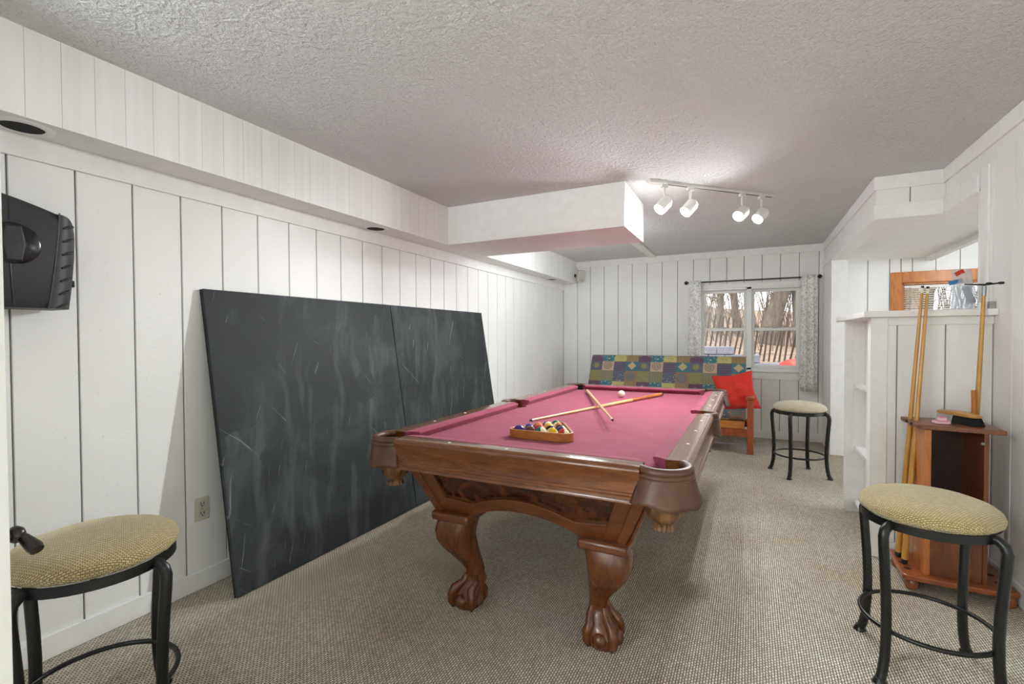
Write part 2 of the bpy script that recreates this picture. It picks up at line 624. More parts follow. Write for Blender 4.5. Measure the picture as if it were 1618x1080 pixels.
def boards(parent, axis, plane, sign, edges, z0, z1, gap=GAP, th=BT):
    """vertical boards on a wall. axis 'y': wall plane x=plane, boards run along y; sign: direction to the back"""
    cache = {}
    for a, b in zip(edges[:-1], edges[1:]):
        wd = round(b - a - gap, 4); key = (wd, round(z1 - z0, 3))
        if wd < 0.008:
            continue
        if key not in cache:
            m = MB()
            if axis == 'y':
                m.box((0, -wd / 2, 0), (sign * th, wd / 2, z1 - z0))
            else:
                m.box((-wd / 2, 0, 0), (wd / 2, sign * th, z1 - z0))
            cache[key] = m.mesh('plank', 'board_paint', 0)
        o = bpy.data.objects.new('plank', cache[key])
        COL.objects.link(o); o.parent = parent
        c = (a + b) / 2
        o.location = (plane, c, z0) if axis == 'y' else (c, plane, z0)
        bv = o.modifiers.new('bevel', 'BEVEL'); bv.width = 0.0015; bv.segments = 1


def room():
    fl = struct(MB().box((-2.7, YBK - 0.1, -0.08), (3.2, YF + 0.1, 0)).build('floor', 'carpet_weave', smooth=0), 'beige and brown woven loop carpet covering the room')
    ce = struct(MB().box((-2.7, YBK - 0.1, ZC), (3.2, YF + 0.1, ZC + 0.1)).build('ceiling', 'ceiling_texture', smooth=0), 'white stippled ceiling')
    # ---- left wall
    wl = struct(MB().box((XL - 0.15, YBK, 0), (XL - BT, YF + 0.1, ZC)).build('wall_left', 'groove_shade_paint', smooth=0), 'white board-panelled wall behind the dark leaning boards')
    ed = [0.9643 + PITCH_B * i for i in range(-6, 29)]
    ed = [e for e in ed if e < YF - 0.03] + [YF]
    boards(wl, 'y', XL, -1, ed, ZT - 0.02, ZB + 0.02)
    MB().box((XL - BT, YBK, 0), (XL, ed[0], ZB + 0.02)).build('panel', 'board_paint', wl, smooth=0)
    MB().box((XL, YBK, ZB), (XL + 0.014, YF, ZS)).build('top_rail', 'trim_paint', wl, bevel=0.002)
    struct(MB().box((XL, YBK, 0), (XL + 0.014, YF, ZT)).build('baseboard_left', 'trim_paint', bevel=0.003))
    # ---- soffit along left wall
    so = struct(MB().box((XL - 0.1, YBK, ZS), (XS - 0.004, YF, ZC)).build('ceiling_soffit', 'trim_paint', smooth=0), 'long white boxed soffit above the left wall')
    me = MB().box((-0.004, -0.0494, 0), (0, 0.0494, ZC - ZS)).mesh('plank', 'fascia_paint', 0)
    y = 0.35
    while y < YF:
        o = bpy.data.objects.new('plank', me); COL.objects.link(o); o.parent = so
        o.location = (XS, y + 0.05, ZS)
        y += 0.1
    # ---- beam
    struct(MB().box((XS, 3.344, ZS), (-0.80, 3.99, ZC)).build('ceiling_beam', 'trim_paint', smooth=0, bevel=0.002), 'white boxed beam end dropping from the ceiling')
    struct(MB().box((-1.25, 3.99, ZC - 0.018), (-1.165, YF, ZC)).build('trim_1', 'trim_paint', bevel=0.002), 'flat white strip on the ceiling behind the beam')
    # ---- far wall with window opening
    wx0, wx1, wz0, wz1 = -0.60, 0.557, 0.85, 1.895
    m = MB()
    b0, b1 = YF + BT, YF + 0.15
    m.box((XL - 0.1, b0, 0), (wx0, b1, ZC)).box((wx1, b0, 0), (0.93, b1, ZC)).box((wx0, b0, 0), (wx1, b1, wz0)).box((wx0, b0, wz1), (wx1, b1, ZC))
    wf = struct(m.build('wall_far', 'groove_shade_paint', smooth=0), 'white board-panelled end wall with the window')
    gx = [-2.2887 + PITCH_B * i for i in range(-1, 16)]
    gx = [XL] + [g for g in gx if XL + 0.02 < g < 0.77] + [0.79]
    for ga, gb in zip(gx[:-1], gx[1:]):
        if gb <= wx0 or ga >= wx1:
            boards(wf, 'x', YF, 1, [ga, gb], ZT - 0.02, 2.30)
            continue
        boards(wf, 'x', YF, 1, [ga, gb], ZT - 0.02, wz0 - 0.06)
        boards(wf, 'x', YF, 1, [ga, gb], wz1 + 0.03, 2.30)
        if ga < wx0:
            MB().box((ga + GAP / 2, YF, wz0 - 0.06), (wx0, YF + BT, wz1 + 0.03)).build('plank', 'board_paint', wf, smooth=0)
        if gb > wx1:
            MB().box((wx1, YF, wz0 - 0.06), (gb - GAP / 2, YF + BT, wz1 + 0.03)).build('plank', 'board_paint', wf, smooth=0)
    MB().box((XS, YF - 0.014, 2.28), (0.79, YF, ZC)).build('top_rail', 'trim_paint', wf, bevel=0.002)
    MB().box((XL, YF - 0.014, ZB), (XS, YF, ZS)).build('top_rail', 'trim_paint', wf, bevel=0.002)
    struct(MB().box((XL, YF - 0.014, 0), (0.79, YF, ZT)).build('baseboard_far', 'trim_paint', bevel=0.003))
    # ---- right wall (ends at the half wall)
    wr = struct(MB().box((XR + BT, YBK, 0), (XR + 0.12, 3.53, ZC)).build('wall_right', 'groove_shade_paint', smooth=0), 'white board-panelled right wall')
    ed = [3.139 - 0.2177 * i for i in range(12, -1, -1)] + [3.357, 3.53]
    boards(wr, 'y', XR, 1, ed, ZT - 0.02, 2.30)
    MB().box((XR, YBK, 0), (XR + BT, ed[0], 2.30)).build('panel', 'board_paint', wr, smooth=0)
    MB().box((XR - 0.014, YBK, 2.277), (XR, 4.06, ZC)).build('top_rail', 'trim_paint', wr, bevel=0.002)
    MB().box((XR - 0.010, 3.40, 1.40), (XR, 3.425, 2.19)).build('corner_strip', 'trim_paint', wr, bevel=0.002)
    MB().box((XR - 0.0, 3.53, 0), (XR + 0.12, 3.545, 2.078)).build('end_panel', 'trim_paint', wr, bevel=0.002)
    struct(MB().box((XR - 0.014, YBK, 0), (XR, 3.33, ZT)).build('baseboard_right', 'trim_paint', bevel=0.003))
    # ---- header around the nook
    ZH = 2.078
    m = MB()
    m.box((XR + BT, 3.545, ZH), (XR + 0.11, 4.06 + 0.1, ZC)).box((0.78 + BT, 4.06 + BT, ZH), (XR + BT, 4.16, ZC)).box((0.78 + BT, 4.16, ZH), (0.88, YF, ZC))
    hd = struct(m.build('wall_header', 'groove_shade_paint', smooth=0), 'white panelled header wrapping the nook opening')
    boards(hd, 'y', XR, 1, [3.53, 3.574, 3.808, 4.025, 4.072], ZH + 0.02, 2.30)
    boards(hd, 'x', 4.06, 1, [0.778, 0.968, XR + BT], ZH + 0.02, 2.30)
    boards(hd, 'y', 0.78, 1, [4.06 + BT] + [4.06 + 0.1 + 0.2 * i for i in range(1, 13)] + [YF], ZH + 0.02, 2.30)
    MB().box((0.766, 4.046, 2.277), (XR, 4.06, ZC)).build('top_rail', 'trim_paint', hd, bevel=0.002)
    MB().box((0.766, 4.06, 2.277), (0.78, YF, ZC)).build('top_rail', 'trim_paint', hd, bevel=0.002)
    MB().box((0.766, 4.046, ZH), (XR, 4.06, 2.175)).build('bottom_rail', 'trim_paint', hd, bevel=0.002)
    MB().box((0.766, 4.06, ZH), (0.78, YF, 2.175)).build('bottom_rail', 'trim_paint', hd, bevel=0.002)
    MB().box((XR - 0.014, 3.53, ZH), (XR, 4.06, 2.175)).build('bottom_rail', 'trim_paint', hd, bevel=0.002)
    m = MB().box((0.766, 4.046, ZH - 0.004), (XR + 0.11, 4.16, ZH)).box((0.766, 4.16, ZH - 0.004), (0.88, 6.0, ZH)).box((XR - 0.014, 3.53, ZH - 0.004), (XR + 0.11, 4.046, ZH))
    m.build('soffit_edge', 'vinyl_white', hd, smooth=0)
    # ---- low plank ceiling over the nook
    nc = struct(MB().box((0.88, 4.16, ZH + 0.035), (1.70, 6.4, ZC)).box((1.262, 3.545, ZH + 0.035), (1.70, 4.16, ZC)).build('ceiling_nook', 'groove_shade_paint', smooth=0), 'low white plank ceiling over the nook')
    me = MB().box((-0.41, -0.0425, -0.012), (0.41, 0.0425, 0)).mesh('plank', 'trim_paint', 0)
    ms = MB().box((-0.219, -0.0425, -0.012), (0.219, 0.0425, 0)).mesh('plank', 'trim_paint', 0)
    y = 3.56
    while y < 6.36:
        sh = y < 4.16
        o = bpy.data.objects.new('plank', ms if sh else me); COL.objects.link(o); o.parent = nc
        o.location = (1.481 if sh else 1.29, y + 0.045, ZH + 0.035)
        y += 0.09
    struct(MB().box((1.66, 3.545, ZH - 0.02), (1.72, 6.4, ZC)).build('trim_2', 'trim_paint', bevel=0.002), 'white edge board of the low nook ceiling')
    # ---- stub wall and nook back wall
    st = struct(MB().box((0.772, 6.0, 0), (0.922, YF, ZH)).build('wall_stub', 'trim_paint', bevel=0.002), 'narrow white wall end beside the nook')
    nx0, nx1, nz0, nz1 = 1.455, 2.45, 0.95, 1.845
    b0, b1 = 6.4 + BT, 6.55
    m = MB()
    m.box((0.92, b0, 0), (nx0, b1, ZC)).box((nx1, b0, 0), (3.1, b1, ZC)).box((nx0, b0, 0), (nx1, b1, nz0)).box((nx0, b0, nz1), (nx1, b1, ZC))
    wn = struct(m.build('wall_nook', 'groove_shade_paint', smooth=0), 'white board-panelled back wall of the nook')
    g = [0.922] + [1.162 + 0.195 * i for i in range(0, 10)] + [3.1]
    boards(wn, 'x', 6.4, 1, [0.922, 1.162, 1.357, 1.455], 0, 2.36)
    boards(wn, 'x', 6.4, 1, [1.455, 1.552, 1.747, 1.942, 2.137, 2.332, 2.45], 1.845, 2.36)
    boards(wn, 'x', 6.4, 1, [1.455, 1.552, 1.747, 1.942, 2.137, 2.332, 2.45], 0, 0.95)
    boards(wn, 'x', 6.4, 1, [2.45, 2.6, 2.8, 3.1], 0, 2.36)
    m = MB().box((3.1, 3.2, 0), (3.2, 3.9, ZC)).box((3.1, 6.1, 0), (3.2, 6.55, ZC)).box((3.1, 3.9, 2.12), (3.2, 6.1, ZC))
    struct(m.build('wall_nook_side', 'board_paint', smooth=0))
    m = MB()  # glass door out of view, added to bring daylight into the nook
    for ya, yb_ in ((3.9, 5.02), (4.98, 6.1)):
        m.box((3.13, ya, 0), (3.17, ya + 0.07, 2.12)).box((3.13, yb_ - 0.07, 0), (3.17, yb_, 2.12)).box((3.13, ya, 0), (3.17, yb_, 0.09)).box((3.13, ya, 2.05), (3.17, yb_, 2.12))
    gd = struct(m.build('added_door_2', 'vinyl_white', smooth=0), 'added unseen sliding glass door letting daylight into the nook')
    for ya, yb_ in ((3.97, 4.95), (5.05, 6.03)):
        MB().box((3.148, ya, 0.09), (3.152, yb_, 2.05)).build('pane', 'window_glass', gd, smooth=0)
    struct(MB().box((XR + 0.12, 3.2, 0), (3.2, 3.3, ZC)).build('wall_nook_near', 'board_paint', smooth=0))
    # ---- back of the room, behind the camera
    struct(MB().box((XL - 0.15, YBK - 0.1, 0), (XR + 0.12, YBK, ZC)).build('wall_back', 'board_paint', smooth=0))
    struct(MB().box((XL, 0.06, 0), (-1.93, 0.16, ZC)).build('wall_front', 'board_paint', smooth=0))


room()


# ------------------------------------------------------------------ door at the left edge
def door():
    e = Vector((-1.104, 0.330, 0))
    d = Vector((-0.985, -0.174, 0)).normalized()        # slab runs away from its latch edge
    nrm = Vector((d.y, -d.x, 0))                         # towards the room side (+y)
    if nrm.y < 0:
        nrm = -nrm
    R = Matrix((d, nrm, Vector((0, 0, 1)))).transposed()
    c = e + d * 0.40 - nrm * 0.0175
    m = MB().obox((0, 0, 0), (0.80, 0.035, 2.02), R)
    dr = struct(m.build('door_1', 'trim_paint', None, (c.x, c.y, 1.02), bevel=0.002), 'white door standing open at the left edge')
    off = Vector((c.x, c.y, 1.02))
    # handle on room side: rose, neck, lever
    h = e + d * 0.055 + Vector((0, 0, 0.925)) - off
    MB().lathe([(0.0, 0), (0.024, 0), (0.024, 0.005), (0.018, 0.009), (0.010, 0.010)], 20, h, nrm).build('handle_rose', 'bronze_knob', dr)
    MB().tube([h + nrm * 0.008, h + nrm * 0.030], [0.009, 0.009], 14).build('handle_neck', 'bronze_knob', dr)
    k = MB().lathe([(0.004, 0), (0.011, 0.002), (0.015, 0.008), (0.015, 0.014), (0.011, 0.020), (0.001, 0.023)], 20, h + nrm * 0.024, nrm)
    k.build('handle_knob', 'bronze_knob', dr)
    lv = [h + nrm * 0.036, h + nrm * 0.040 - d * 0.014 + Vector((0, 0, -0.008)), h + nrm * 0.043 - d * 0.034 + Vector((0, 0, -0.022)), h + nrm * 0.043 - d * 0.040 + Vector((0, 0, -0.026))]
    MB().tube(lv, [0.008, 0.009, 0.012, 0.010], 12).build('handle_lever', 'bronze_knob', dr)
    MB().obox(h + nrm * 0.012 + Vector((0, 0, 0.024)), (0.022, 0.020, 0.012), R).build('handle_thumb_turn', 'bronze_knob', dr, bevel=0.002)
    MB().obox(e - nrm * 0.026 + Vector((0, 0, 0.935)) - off - d * 0.0005, (0.003, 0.012, 0.05), R).build('latch_plate', 'brass', dr)


door()


# ------------------------------------------------------------------ windows
def windows():
    wx0, wx1, wz0, wz1 = -0.60, 0.557, 0.85, 1.895
    root = MB()
    y0, y1 = YF - 0.005, YF + 0.13
    root.box((wx0, y0, wz1 - 0.03), (wx1, y1, wz1)).box((wx0, y0, wz0), (wx1, y1, wz0 + 0.025)).box((wx0, y0, wz0), (wx0 + 0.02, y1, wz1)).box((wx1 - 0.02, y0, wz0), (wx1, y1, wz1))
    wn = struct(root.build('window_1', 'vinyl_white', bevel=0.002), 'white vinyl double-hung window pair looking onto woods')
    MB().box((-0.045, y0, wz0), (0.012, y1, wz1)).build('mullion', 'vinyl_white', wn, bevel=0.003)
    for s0, s1 in ((wx0 + 0.02, -0.045), (0.012, wx1 - 0.02)):
        for k, (za, zb, yy) in enumerate(((wz0 + 0.025, 1.375, YF + 0.055), (1.345, wz1 - 0.03, YF + 0.085))):
            m = MB(); t = 0.034
            m.box((s0, yy, za), (s0 + t, yy + 0.028, zb)).box((s1 - t, yy, za), (s1, yy + 0.028, zb)).box((s0 + t, yy, za), (s1 - t, yy + 0.028, za + t)).box((s0 + t, yy, zb - t), (s1 - t, yy + 0.028, zb))
            sa = m.build('sash', 'vinyl_white', wn, bevel=0.002)
            MB().box((s0 + t, yy + 0.012, za + t), (s1 - t, yy + 0.016, zb - t)).build('pane', 'window_glass', sa, smooth=0)
        mc = (s0 + s1) / 2
        MB().box((mc - 0.03, YF + 0.045, 1.375), (mc + 0.03, YF + 0.07, 1.39)).build('sash_lock', 'grey_steel', wn, bevel=0.002)
    # casing, stool, apron
    MB().box((wx0 - 0.035, YF - 0.016, wz0), (wx0 + 0.004, YF, wz1 + 0.05)).build('casing', 'trim_paint', wn, bevel=0.002)
    MB().box((wx1 - 0.004, YF - 0.016, wz0), (wx1 + 0.035, YF, wz1 + 0.05)).build('casing', 'trim_paint', wn, bevel=0.002)
    MB().box((wx0, YF - 0.016, wz1 - 0.004), (wx1, YF, wz1 + 0.05)).build('casing', 'trim_paint', wn, bevel=0.002)
    MB().box((wx0 - 0.05, YF - 0.035, wz0 - 0.025), (wx1 + 0.05, YF + 0.02, wz0 + 0.004)).build('window_sill', 'trim_paint', wn, bevel=0.004)
    MB().box((wx0 - 0.03, YF - 0.016, wz0 - 0.115), (wx1 + 0.03, YF, wz0 - 0.025)).build('apron', 'trim_paint', wn, bevel=0.002)
    # ---- orange-framed nook window
    nx0, nx1, nz0, nz1 = 1.455, 2.45, 0.95, 1.845
    y = 6.4
    m = MB()
    m.box((nx0, y + 0.02, nz0), (nx0 + 0.03, y + 0.14, nz1)).box((nx1 - 0.03, y + 0.02, nz0), (nx1, y + 0.14, nz1)).box((nx0, y + 0.02, nz1 - 0.03), (nx1, y + 0.14, nz1)).box((nx0, y + 0.02, nz0), (nx1, y + 0.14, nz0 + 0.03))
    w2 = struct(m.build('window_2', 'orange_wood', bevel=0.002), 'orange wood framed window with white blind in the nook')
    for a, b in (((1.363, nz0 - 0.09), (nx0 + 0.008, nz1 + 0.108)), ((nx1 - 0.008, nz0 - 0.09), (nx1 + 0.09, nz1 + 0.108))):
        MB().box((a[0], y - 0.018, a[1]), (b[0], y, b[1])).build('casing', 'orange_wood', w2, bevel=0.003)
    for za, zb in ((nz1 - 0.008, nz1 + 0.108), (nz0 - 0.09, nz0 + 0.008)):
        MB().box((nx0 + 0.008, y - 0.018, za), (nx1 - 0.008, y, zb)).build('casing', 'orange_wood', w2, bevel=0.003)
    m = MB(); t = 0.03
    a0, a1, c0, c1 = nx0 + 0.03, nx1 - 0.03, nz0 + 0.03, nz1 - 0.03
    m.box((a0, y + 0.09, c0), (a0 + t, y + 0.115, c1)).box((a1 - t, y + 0.09, c0), (a1, y + 0.115, c1)).box((a0 + t, y + 0.09, c0), (a1 - t, y + 0.115, c0 + t)).box((a0 + t, y + 0.09, c1 - t), (a1 - t, y + 0.115, c1))
    sa = m.build('sash', 'orange_wood', w2, bevel=0.002)
    MB().box((a0 + t, y + 0.10, c0 + t), (a1 - t, y + 0.104, c1 - t)).build('pane', 'window_glass', sa, smooth=0)
    # blind
    bl = thing('window_blind', 'white slatted blind hanging in the orange-framed window', 'blind', ((nx0 + nx1) / 2, y + 0.045, nz0 + 0.03))
    hw = (nx1 - nx0) / 2 - 0.035; H = nz1 - nz0 - 0.065
    MB().box((-hw, -0.018, H - 0.03), (hw, 0.018, H)).build('head_rail', 'vinyl_white', bl, bevel=0.002)
    m = MB(); k = 0
    z = 0.02
    while z < H - 0.04:
        m.obox((0, 0, z), (2 * hw, 0.022, 0.0012), Matrix.Rotation(math.radians(24), 3, 'X'))
        z += 0.024
    s = m.build('slats', 'vinyl_white', bl, smooth=0); s['kind'] = 'stuff'
    for x in (-hw + 0.08, 0, hw - 0.08):
        MB().tube([(x, 0.012, 0.01), (x, 0.012, H - 0.03)], 0.0012, 5).build('cord', 'vinyl_white', bl)
    MB().tube([(-hw + 0.05, -0.02, 0.1), (-hw + 0.05, -0.02, H - 0.02)], 0.004, 6).build('wand', 'grey_steel', bl)
    MB().box((-hw, -0.012, 0), (hw, 0.012, 0.012)).build('bottom_rail', 'vinyl_white', bl, bevel=0.002)


windows()


def curtains():
    yr, zr = 6.564, 1.972
    rod = thing('curtain_rod', 'thin black curtain rod with knob finials above the far window', 'curtain rod', (-0.015, yr, zr))
    MB().tube([(-0.72, 0, 0), (0.72, 0, 0)], 0.0085, 10).build('rod', 'black_rod', rod)
    for sx in (-1, 1):
        MB().lathe([(0.006, 0), (0.014, 0.004), (0.010, 0.010), (0.022, 0.020), (0.026, 0.032), (0.020, 0.044), (0.008, 0.052), (0.001, 0.056)], 16, (sx * 0.715, 0, 0), (sx, 0, 0)).build('finial', 'black_rod', rod)
        MB().tube([(sx * 0.655, YF - yr - 0.012, -0.005), (sx * 0.655, 0.03, -0.012), (sx * 0.655, 0, -0.012)], 0.006, 8).lathe([(0.02, 0), (0.02, 0.006)], 14, (sx * 0.655, YF - yr - 0.012, -0.005), (0, 1, 0)).build('bracket', 'black_rod', rod)
    for nm, x0, x1, zb, lab in (('a', -0.735, -0.572, 0.62, 'grey floral print curtain gathered at the futon side of the far window'),
                                ('b', 0.535, 0.712, 0.615, 'grey floral print curtain hanging free at the nook side of the far window')):
        wd = x1 - x0; hh = zr + 0.022 - zb

        def fn(u, v, w0=wd, h0=hh):
            fold = 0.026 * math.sin(u * 2 * PI * 2.2 + 0.7) * (0.28 + 0.72 * (1 - v)) + 0.004 * math.sin(u * 17)
            pinch = 1.0 - 0.10 * v
            return Vector(((u - 0.5) * w0 * pinch, fold, v * h0))
        m = MB(); m.grid(fn, 60, 14)
        o = m.build('window_curtain', 'curtain_print', None, ((x0 + x1) / 2, yr - 0.022, zb), smooth=60, fix=False)
        so = o.modifiers.new('solid', 'SOLIDIFY'); so.thickness = 0.003
        tag(o, lab, 'curtain')


curtains()


# ------------------------------------------------------------------ pool table
TCX, TCY, TZ = -0.873, 2.975, 0.825
TW, TL = 0.69, 1.355
BED = 0.785


def pool_table():
    T = thing('pool_table', 'carved brown wood pool table with rose red cloth', 'pool table', (TCX, TCY, 0))
    # rail section profile (u inwards from nose 0 -> outwards)
    rp = [(0.055, 0.775), (0.055, 0.8225), (0.12, 0.825), (0.137, 0.822), (0.146, 0.812), (0.146, 0.804), (0.140, 0.798), (0.140, 0.732), (0.144, 0.729), (0.144, 0.721), (0.149, 0.718), (0.149, 0.709), (0.144, 0.706), (0.147, 0.702), (0.147, 0.694), (0.12, 0.69), (0.055, 0.69)]
    cp = [(0.0555, 0.786), (0.0555, 0.8235), (0.034, 0.8235), (0.004, 0.819), (0.0, 0.813), (0.002, 0.808), (0.016, 0.786)]
    PK = 0.155           # wood stops this far from the outer corner
    NW, NL = TW - 0.146, TL - 0.146

    def rail(side, a0, a1, na, nb, sights):
        """side: 0 front(-y) 1 back 2 left(-x) 3 right; a along rail; na/nb cushion nose insets at the ends"""
        def fn(u, v, a):
            if side == 0: return Vector((a, -(NL + u), v))
            if side == 1: return Vector((a, NL + u, v))
            if side == 2: return Vector((-(NW + u), a, v))
            return Vector((NW + u, a, v))
        m = MB()
        m.loft([[fn(u, v, a0) for u, v in rp], [fn(u, v, a1) for u, v in rp]])
        r = m.build('rail', 'rail_wood' if side < 2 else 'rail_wood_y', T, smooth=50)
        m = MB()
        m.loft([[fn(u, v, a0 + na * (1 - u / 0.0555)) for u, v in cp], [fn(u, v, a1 - nb * (1 - u / 0.0555)) for u, v in cp]])
        m.build('cushion', 'table_cloth', r, smooth=50)
        for a in sights:
            c = fn(0.098, 0.8243, a)
            MB().lathe([(0.007, 0), (0.007, 0.0012), (0.005, 0.0016)], 12, c).build('sight', 'sight_white', r)
    e = TW - PK
    for s in (0, 1):
        rail(s, -e, e, 0.045, 0.045, [-NW / 2, 0, NW / 2])
    f = TL - PK
    for s in (2, 3):
        rail(s, -f, -0.062, 0.045, 0.028, [-NL * 0.75, -NL / 2, -NL / 4])
        rail(s, 0.062, f, 0.028, 0.045, [NL / 4, NL / 2, NL * 0.75])
    # bed with pocket notches
    bx, by = NW + 0.055, NL + 0.055
    pc = 0.030; R = 0.062
    poly = []
    def arc(cx, cy, a0, a1, n=10):
        for i in range(n + 1):
            a = a0 + (a1 - a0) * i / n
            poly.append((cx + R * math.cos(a), cy + R * math.sin(a)))
    cxx, cyy = bx - pc, by - pc
    q = math.asin(pc / R)
    # counter-clockwise from right side middle pocket
    arc(bx - 0.005, 0, -PI / 2, -3 * PI / 2)
    arc(cxx, cyy, -q, -(3 * PI / 2 - q) , 14)
    arc(-cxx, cyy, 3 * PI / 2 + q - PI + PI / 1 - 2 * PI + 0 if False else (PI / 2 - q + 2 * PI) - 2 * PI, (PI + q) - 2 * PI, 14)
    arc(-(bx - 0.005), 0, PI / 2, -PI / 2)
    arc(-cxx, -cyy, PI - q, -PI / 2 + q, 14)
    arc(cxx, -cyy, 3 * PI / 2 - q, q, 14)
    m = MB(); m.plate(poly, 0.05, lambda u, v, w_: Vector((u, v, BED - 0.05 + w_)))
    m.build('bed', 'table_cloth', T, smooth=0)
    # head-spot style marks are absent on this cloth; slate frame under the bed
    MB().box((-bx + 0.09, -by + 0.09, 0.69), (bx - 0.09, by - 0.09, BED - 0.05)).build('bed_frame', 'table_wood', T, smooth=0)
    # ---- cabinet body
    zt, zb = 0.692, 0.468
    tx, ty, bx2, by2 = 0.535, 1.235, 0.44, 1.15
    k = 0.022
    m = MB()
    m.loft([[(-bx2 + k, -by2 + k, zb + 0.09), (bx2 - k, -by2 + k, zb + 0.09), (bx2 - k, by2 - k, zb + 0.09), (-bx2 + k, by2 - k, zb + 0.09)],
            [(-tx + k, -ty + k, zt), (tx - k, -ty + k, zt), (tx - k, ty - k, zt), (-tx + k, ty - k, zt)]])
    m.build('cabinet_body', 'table_wood', T, smooth=0)
    MB().box((-tx - 0.012, -ty - 0.012, 0.676), (tx + 0.012, ty + 0.012, 0.694)).build('cabinet_moulding', 'table_wood', T, bevel=0.005)

    def apron(side):
        """panelled slanted face: u -1..1 across, v 0 bottom .. 1 top"""
        if side in (0, 1):
            hb, ht, db, dt = bx2, tx, by2, ty
        else:
            hb, ht, db, dt = by2, ty, bx2, tx

        def fn(u, v, w_):
            h = hb + (ht - hb) * v; d = db + (dt - db) * v + w_
            z = zb + (zt - 0.012 - zb) * v
            if side == 0: return Vector((u * h, -d, z - w_ * 0.5))
            if side == 1: return Vector((-u * h, d, z - w_ * 0.5))
            if side == 2: return Vector((-d, -u * h, z - w_ * 0.5))
            return Vector((d, u * h, z - w_ * 0.5))
        wood_m = 'table_wood' if side < 2 else 'table_wood_y'
        # burl panel behind the frame
        m = MB(); m.plate([(-0.9, 0.25), (-0.60, 0.25), (0, 0.50), (0.60, 0.25), (0.9, 0.25), (0.93, 0.96), (-0.93, 0.96)], 0.008, lambda u, v, w_: fn(u, v, w_ - 0.014))
        m.build('burl_panel', 'burl_veneer', T, smooth=0)
        # bottom rail: ogee top edge, arched bottom edge
        top = []; bot = []
        N = 28
        for i in range(N + 1):
            u = -0.80 + 1.60 * i / N
            a = abs(u) / 0.80
            if a > 0.62:
                vt = 0.36 - 0.06 * (1 - (a - 0.62) / 0.38) ** 1
            else:
                vt = 0.30 + 0.26 * math.cos(a / 0.62 * PI / 2) ** 0.9
            vb = 0.0 if a > 0.72 else 0.30 * math.cos(a / 0.72 * PI / 2) ** 0.8
            top.append((u, vt)); bot.append((u, vb))
        # frame as strips so the concave shape triangulates cleanly
        m = MB()
        for i in range(N):
            m.plate([bot[i], bot[i + 1], top[i + 1], top[i]], 0.016, lambda u, v, w_: fn(u, v, w_ - 0.006))
        m.build('lower_rail', wood_m, T, smooth=0)
        MB().tube([fn(u, v, 0.009) for u, v in top], 0.0035, 6).build('bead', wood_m, T)
        for s in (-1, 1):
            m = MB(); m.plate([(s * 1.0, 0), (s * 0.80, 0), (s * 0.80, 1.0), (s * 1.0, 1.0)], 0.016, lambda u, v, w_: fn(u, v, w_ - 0.006))
            m.build('stile', wood_m, T, bevel=0.002)
            m = MB(); m.plate([(s * 1.004, 0), (s * 0.92, 0), (s * 0.92, 1.0), (s * 1.004, 1.0)], 0.010, lambda u, v, w_: fn(u, v, w_ + 0.008))
            m.build('corner_moulding', wood_m, T, bevel=0.002)
        m = MB(); m.plate([(-0.80, 0.95), (0.80, 0.95), (0.80, 1.0), (-0.80, 1.0)], 0.016, lambda u, v, w_: fn(u, v, w_ - 0.006))
        m.build('upper_rail', wood_m, T, bevel=0.002)
    for s in range(4):
        apron(s)

    # ---- cabriole legs with claw-and-ball feet
    def leg(sx, sy):
        d = Vector((sx, sy, 0)).normalized()
        c = Vector((sx * 0.355, sy * 1.10, 0))
        prof = [(0.432, 0.000, 0.100, 0.100, 0.5), (0.41, 0.010, 0.104, 0.102, 0.55), (0.375, 0.020, 0.107, 0.102, 0.6), (0.335, 0.020, 0.102, 0.096, 0.6), (0.29, 0.000, 0.090, 0.084, 0.62), (0.245, -0.028, 0.073, 0.069, 0.66),
                (0.205, -0.054, 0.058, 0.056, 0.72), (0.17, -0.070, 0.050, 0.050, 0.8), (0.14, -0.074, 0.049, 0.050, 0.85), (0.115, -0.066, 0.056, 0.058, 0.85), (0.09, -0.052, 0.070, 0.072, 0.85), (0.06, -0.040, 0.082, 0.084, 0.85), (0.03, -0.034, 0.084, 0.086, 0.85), (0.008, -0.034, 0.074, 0.076, 0.85), (0.0, -0.034, 0.066, 0.068, 0.85)]
        rings = []
        for z, off, a, b, ex in prof:
            ring = []
            for k in range(28):
                t = 2 * PI * k / 28
                ct, st = math.cos(t), math.sin(t)
                x = math.copysign(abs(ct) ** ex, ct) * a * 0.84; y = math.copysign(abs(st) ** ex, st) * b * 0.84
                p = c + d * off + Matrix.Rotation(math.atan2(d.y, d.x) + PI / 4, 3, 'Z') @ Vector((x, y, 0))
                ring.append((p.x, p.y, z))
            rings.append(ring)
        L = MB().loft(rings).build('leg', 'leg_wood', T, smooth=50)
        MB().box((c.x - 0.1, c.y - 0.1, 0.428), (c.x + 0.1, c.y + 0.1, 0.470)).build('leg_cap', 'table_wood', L, bevel=0.014, seg=3)
        fc = c + d * -0.034
        for ang in (45, -45, 135, -135):
            v = Matrix.Rotation(math.radians(ang), 3, 'Z') @ d
            p = fc + v * 0.050
            MB().sphere((p.x, p.y, 0.040), 0.034, 18, 12).build('ball', 'leg_wood', L, smooth=80)
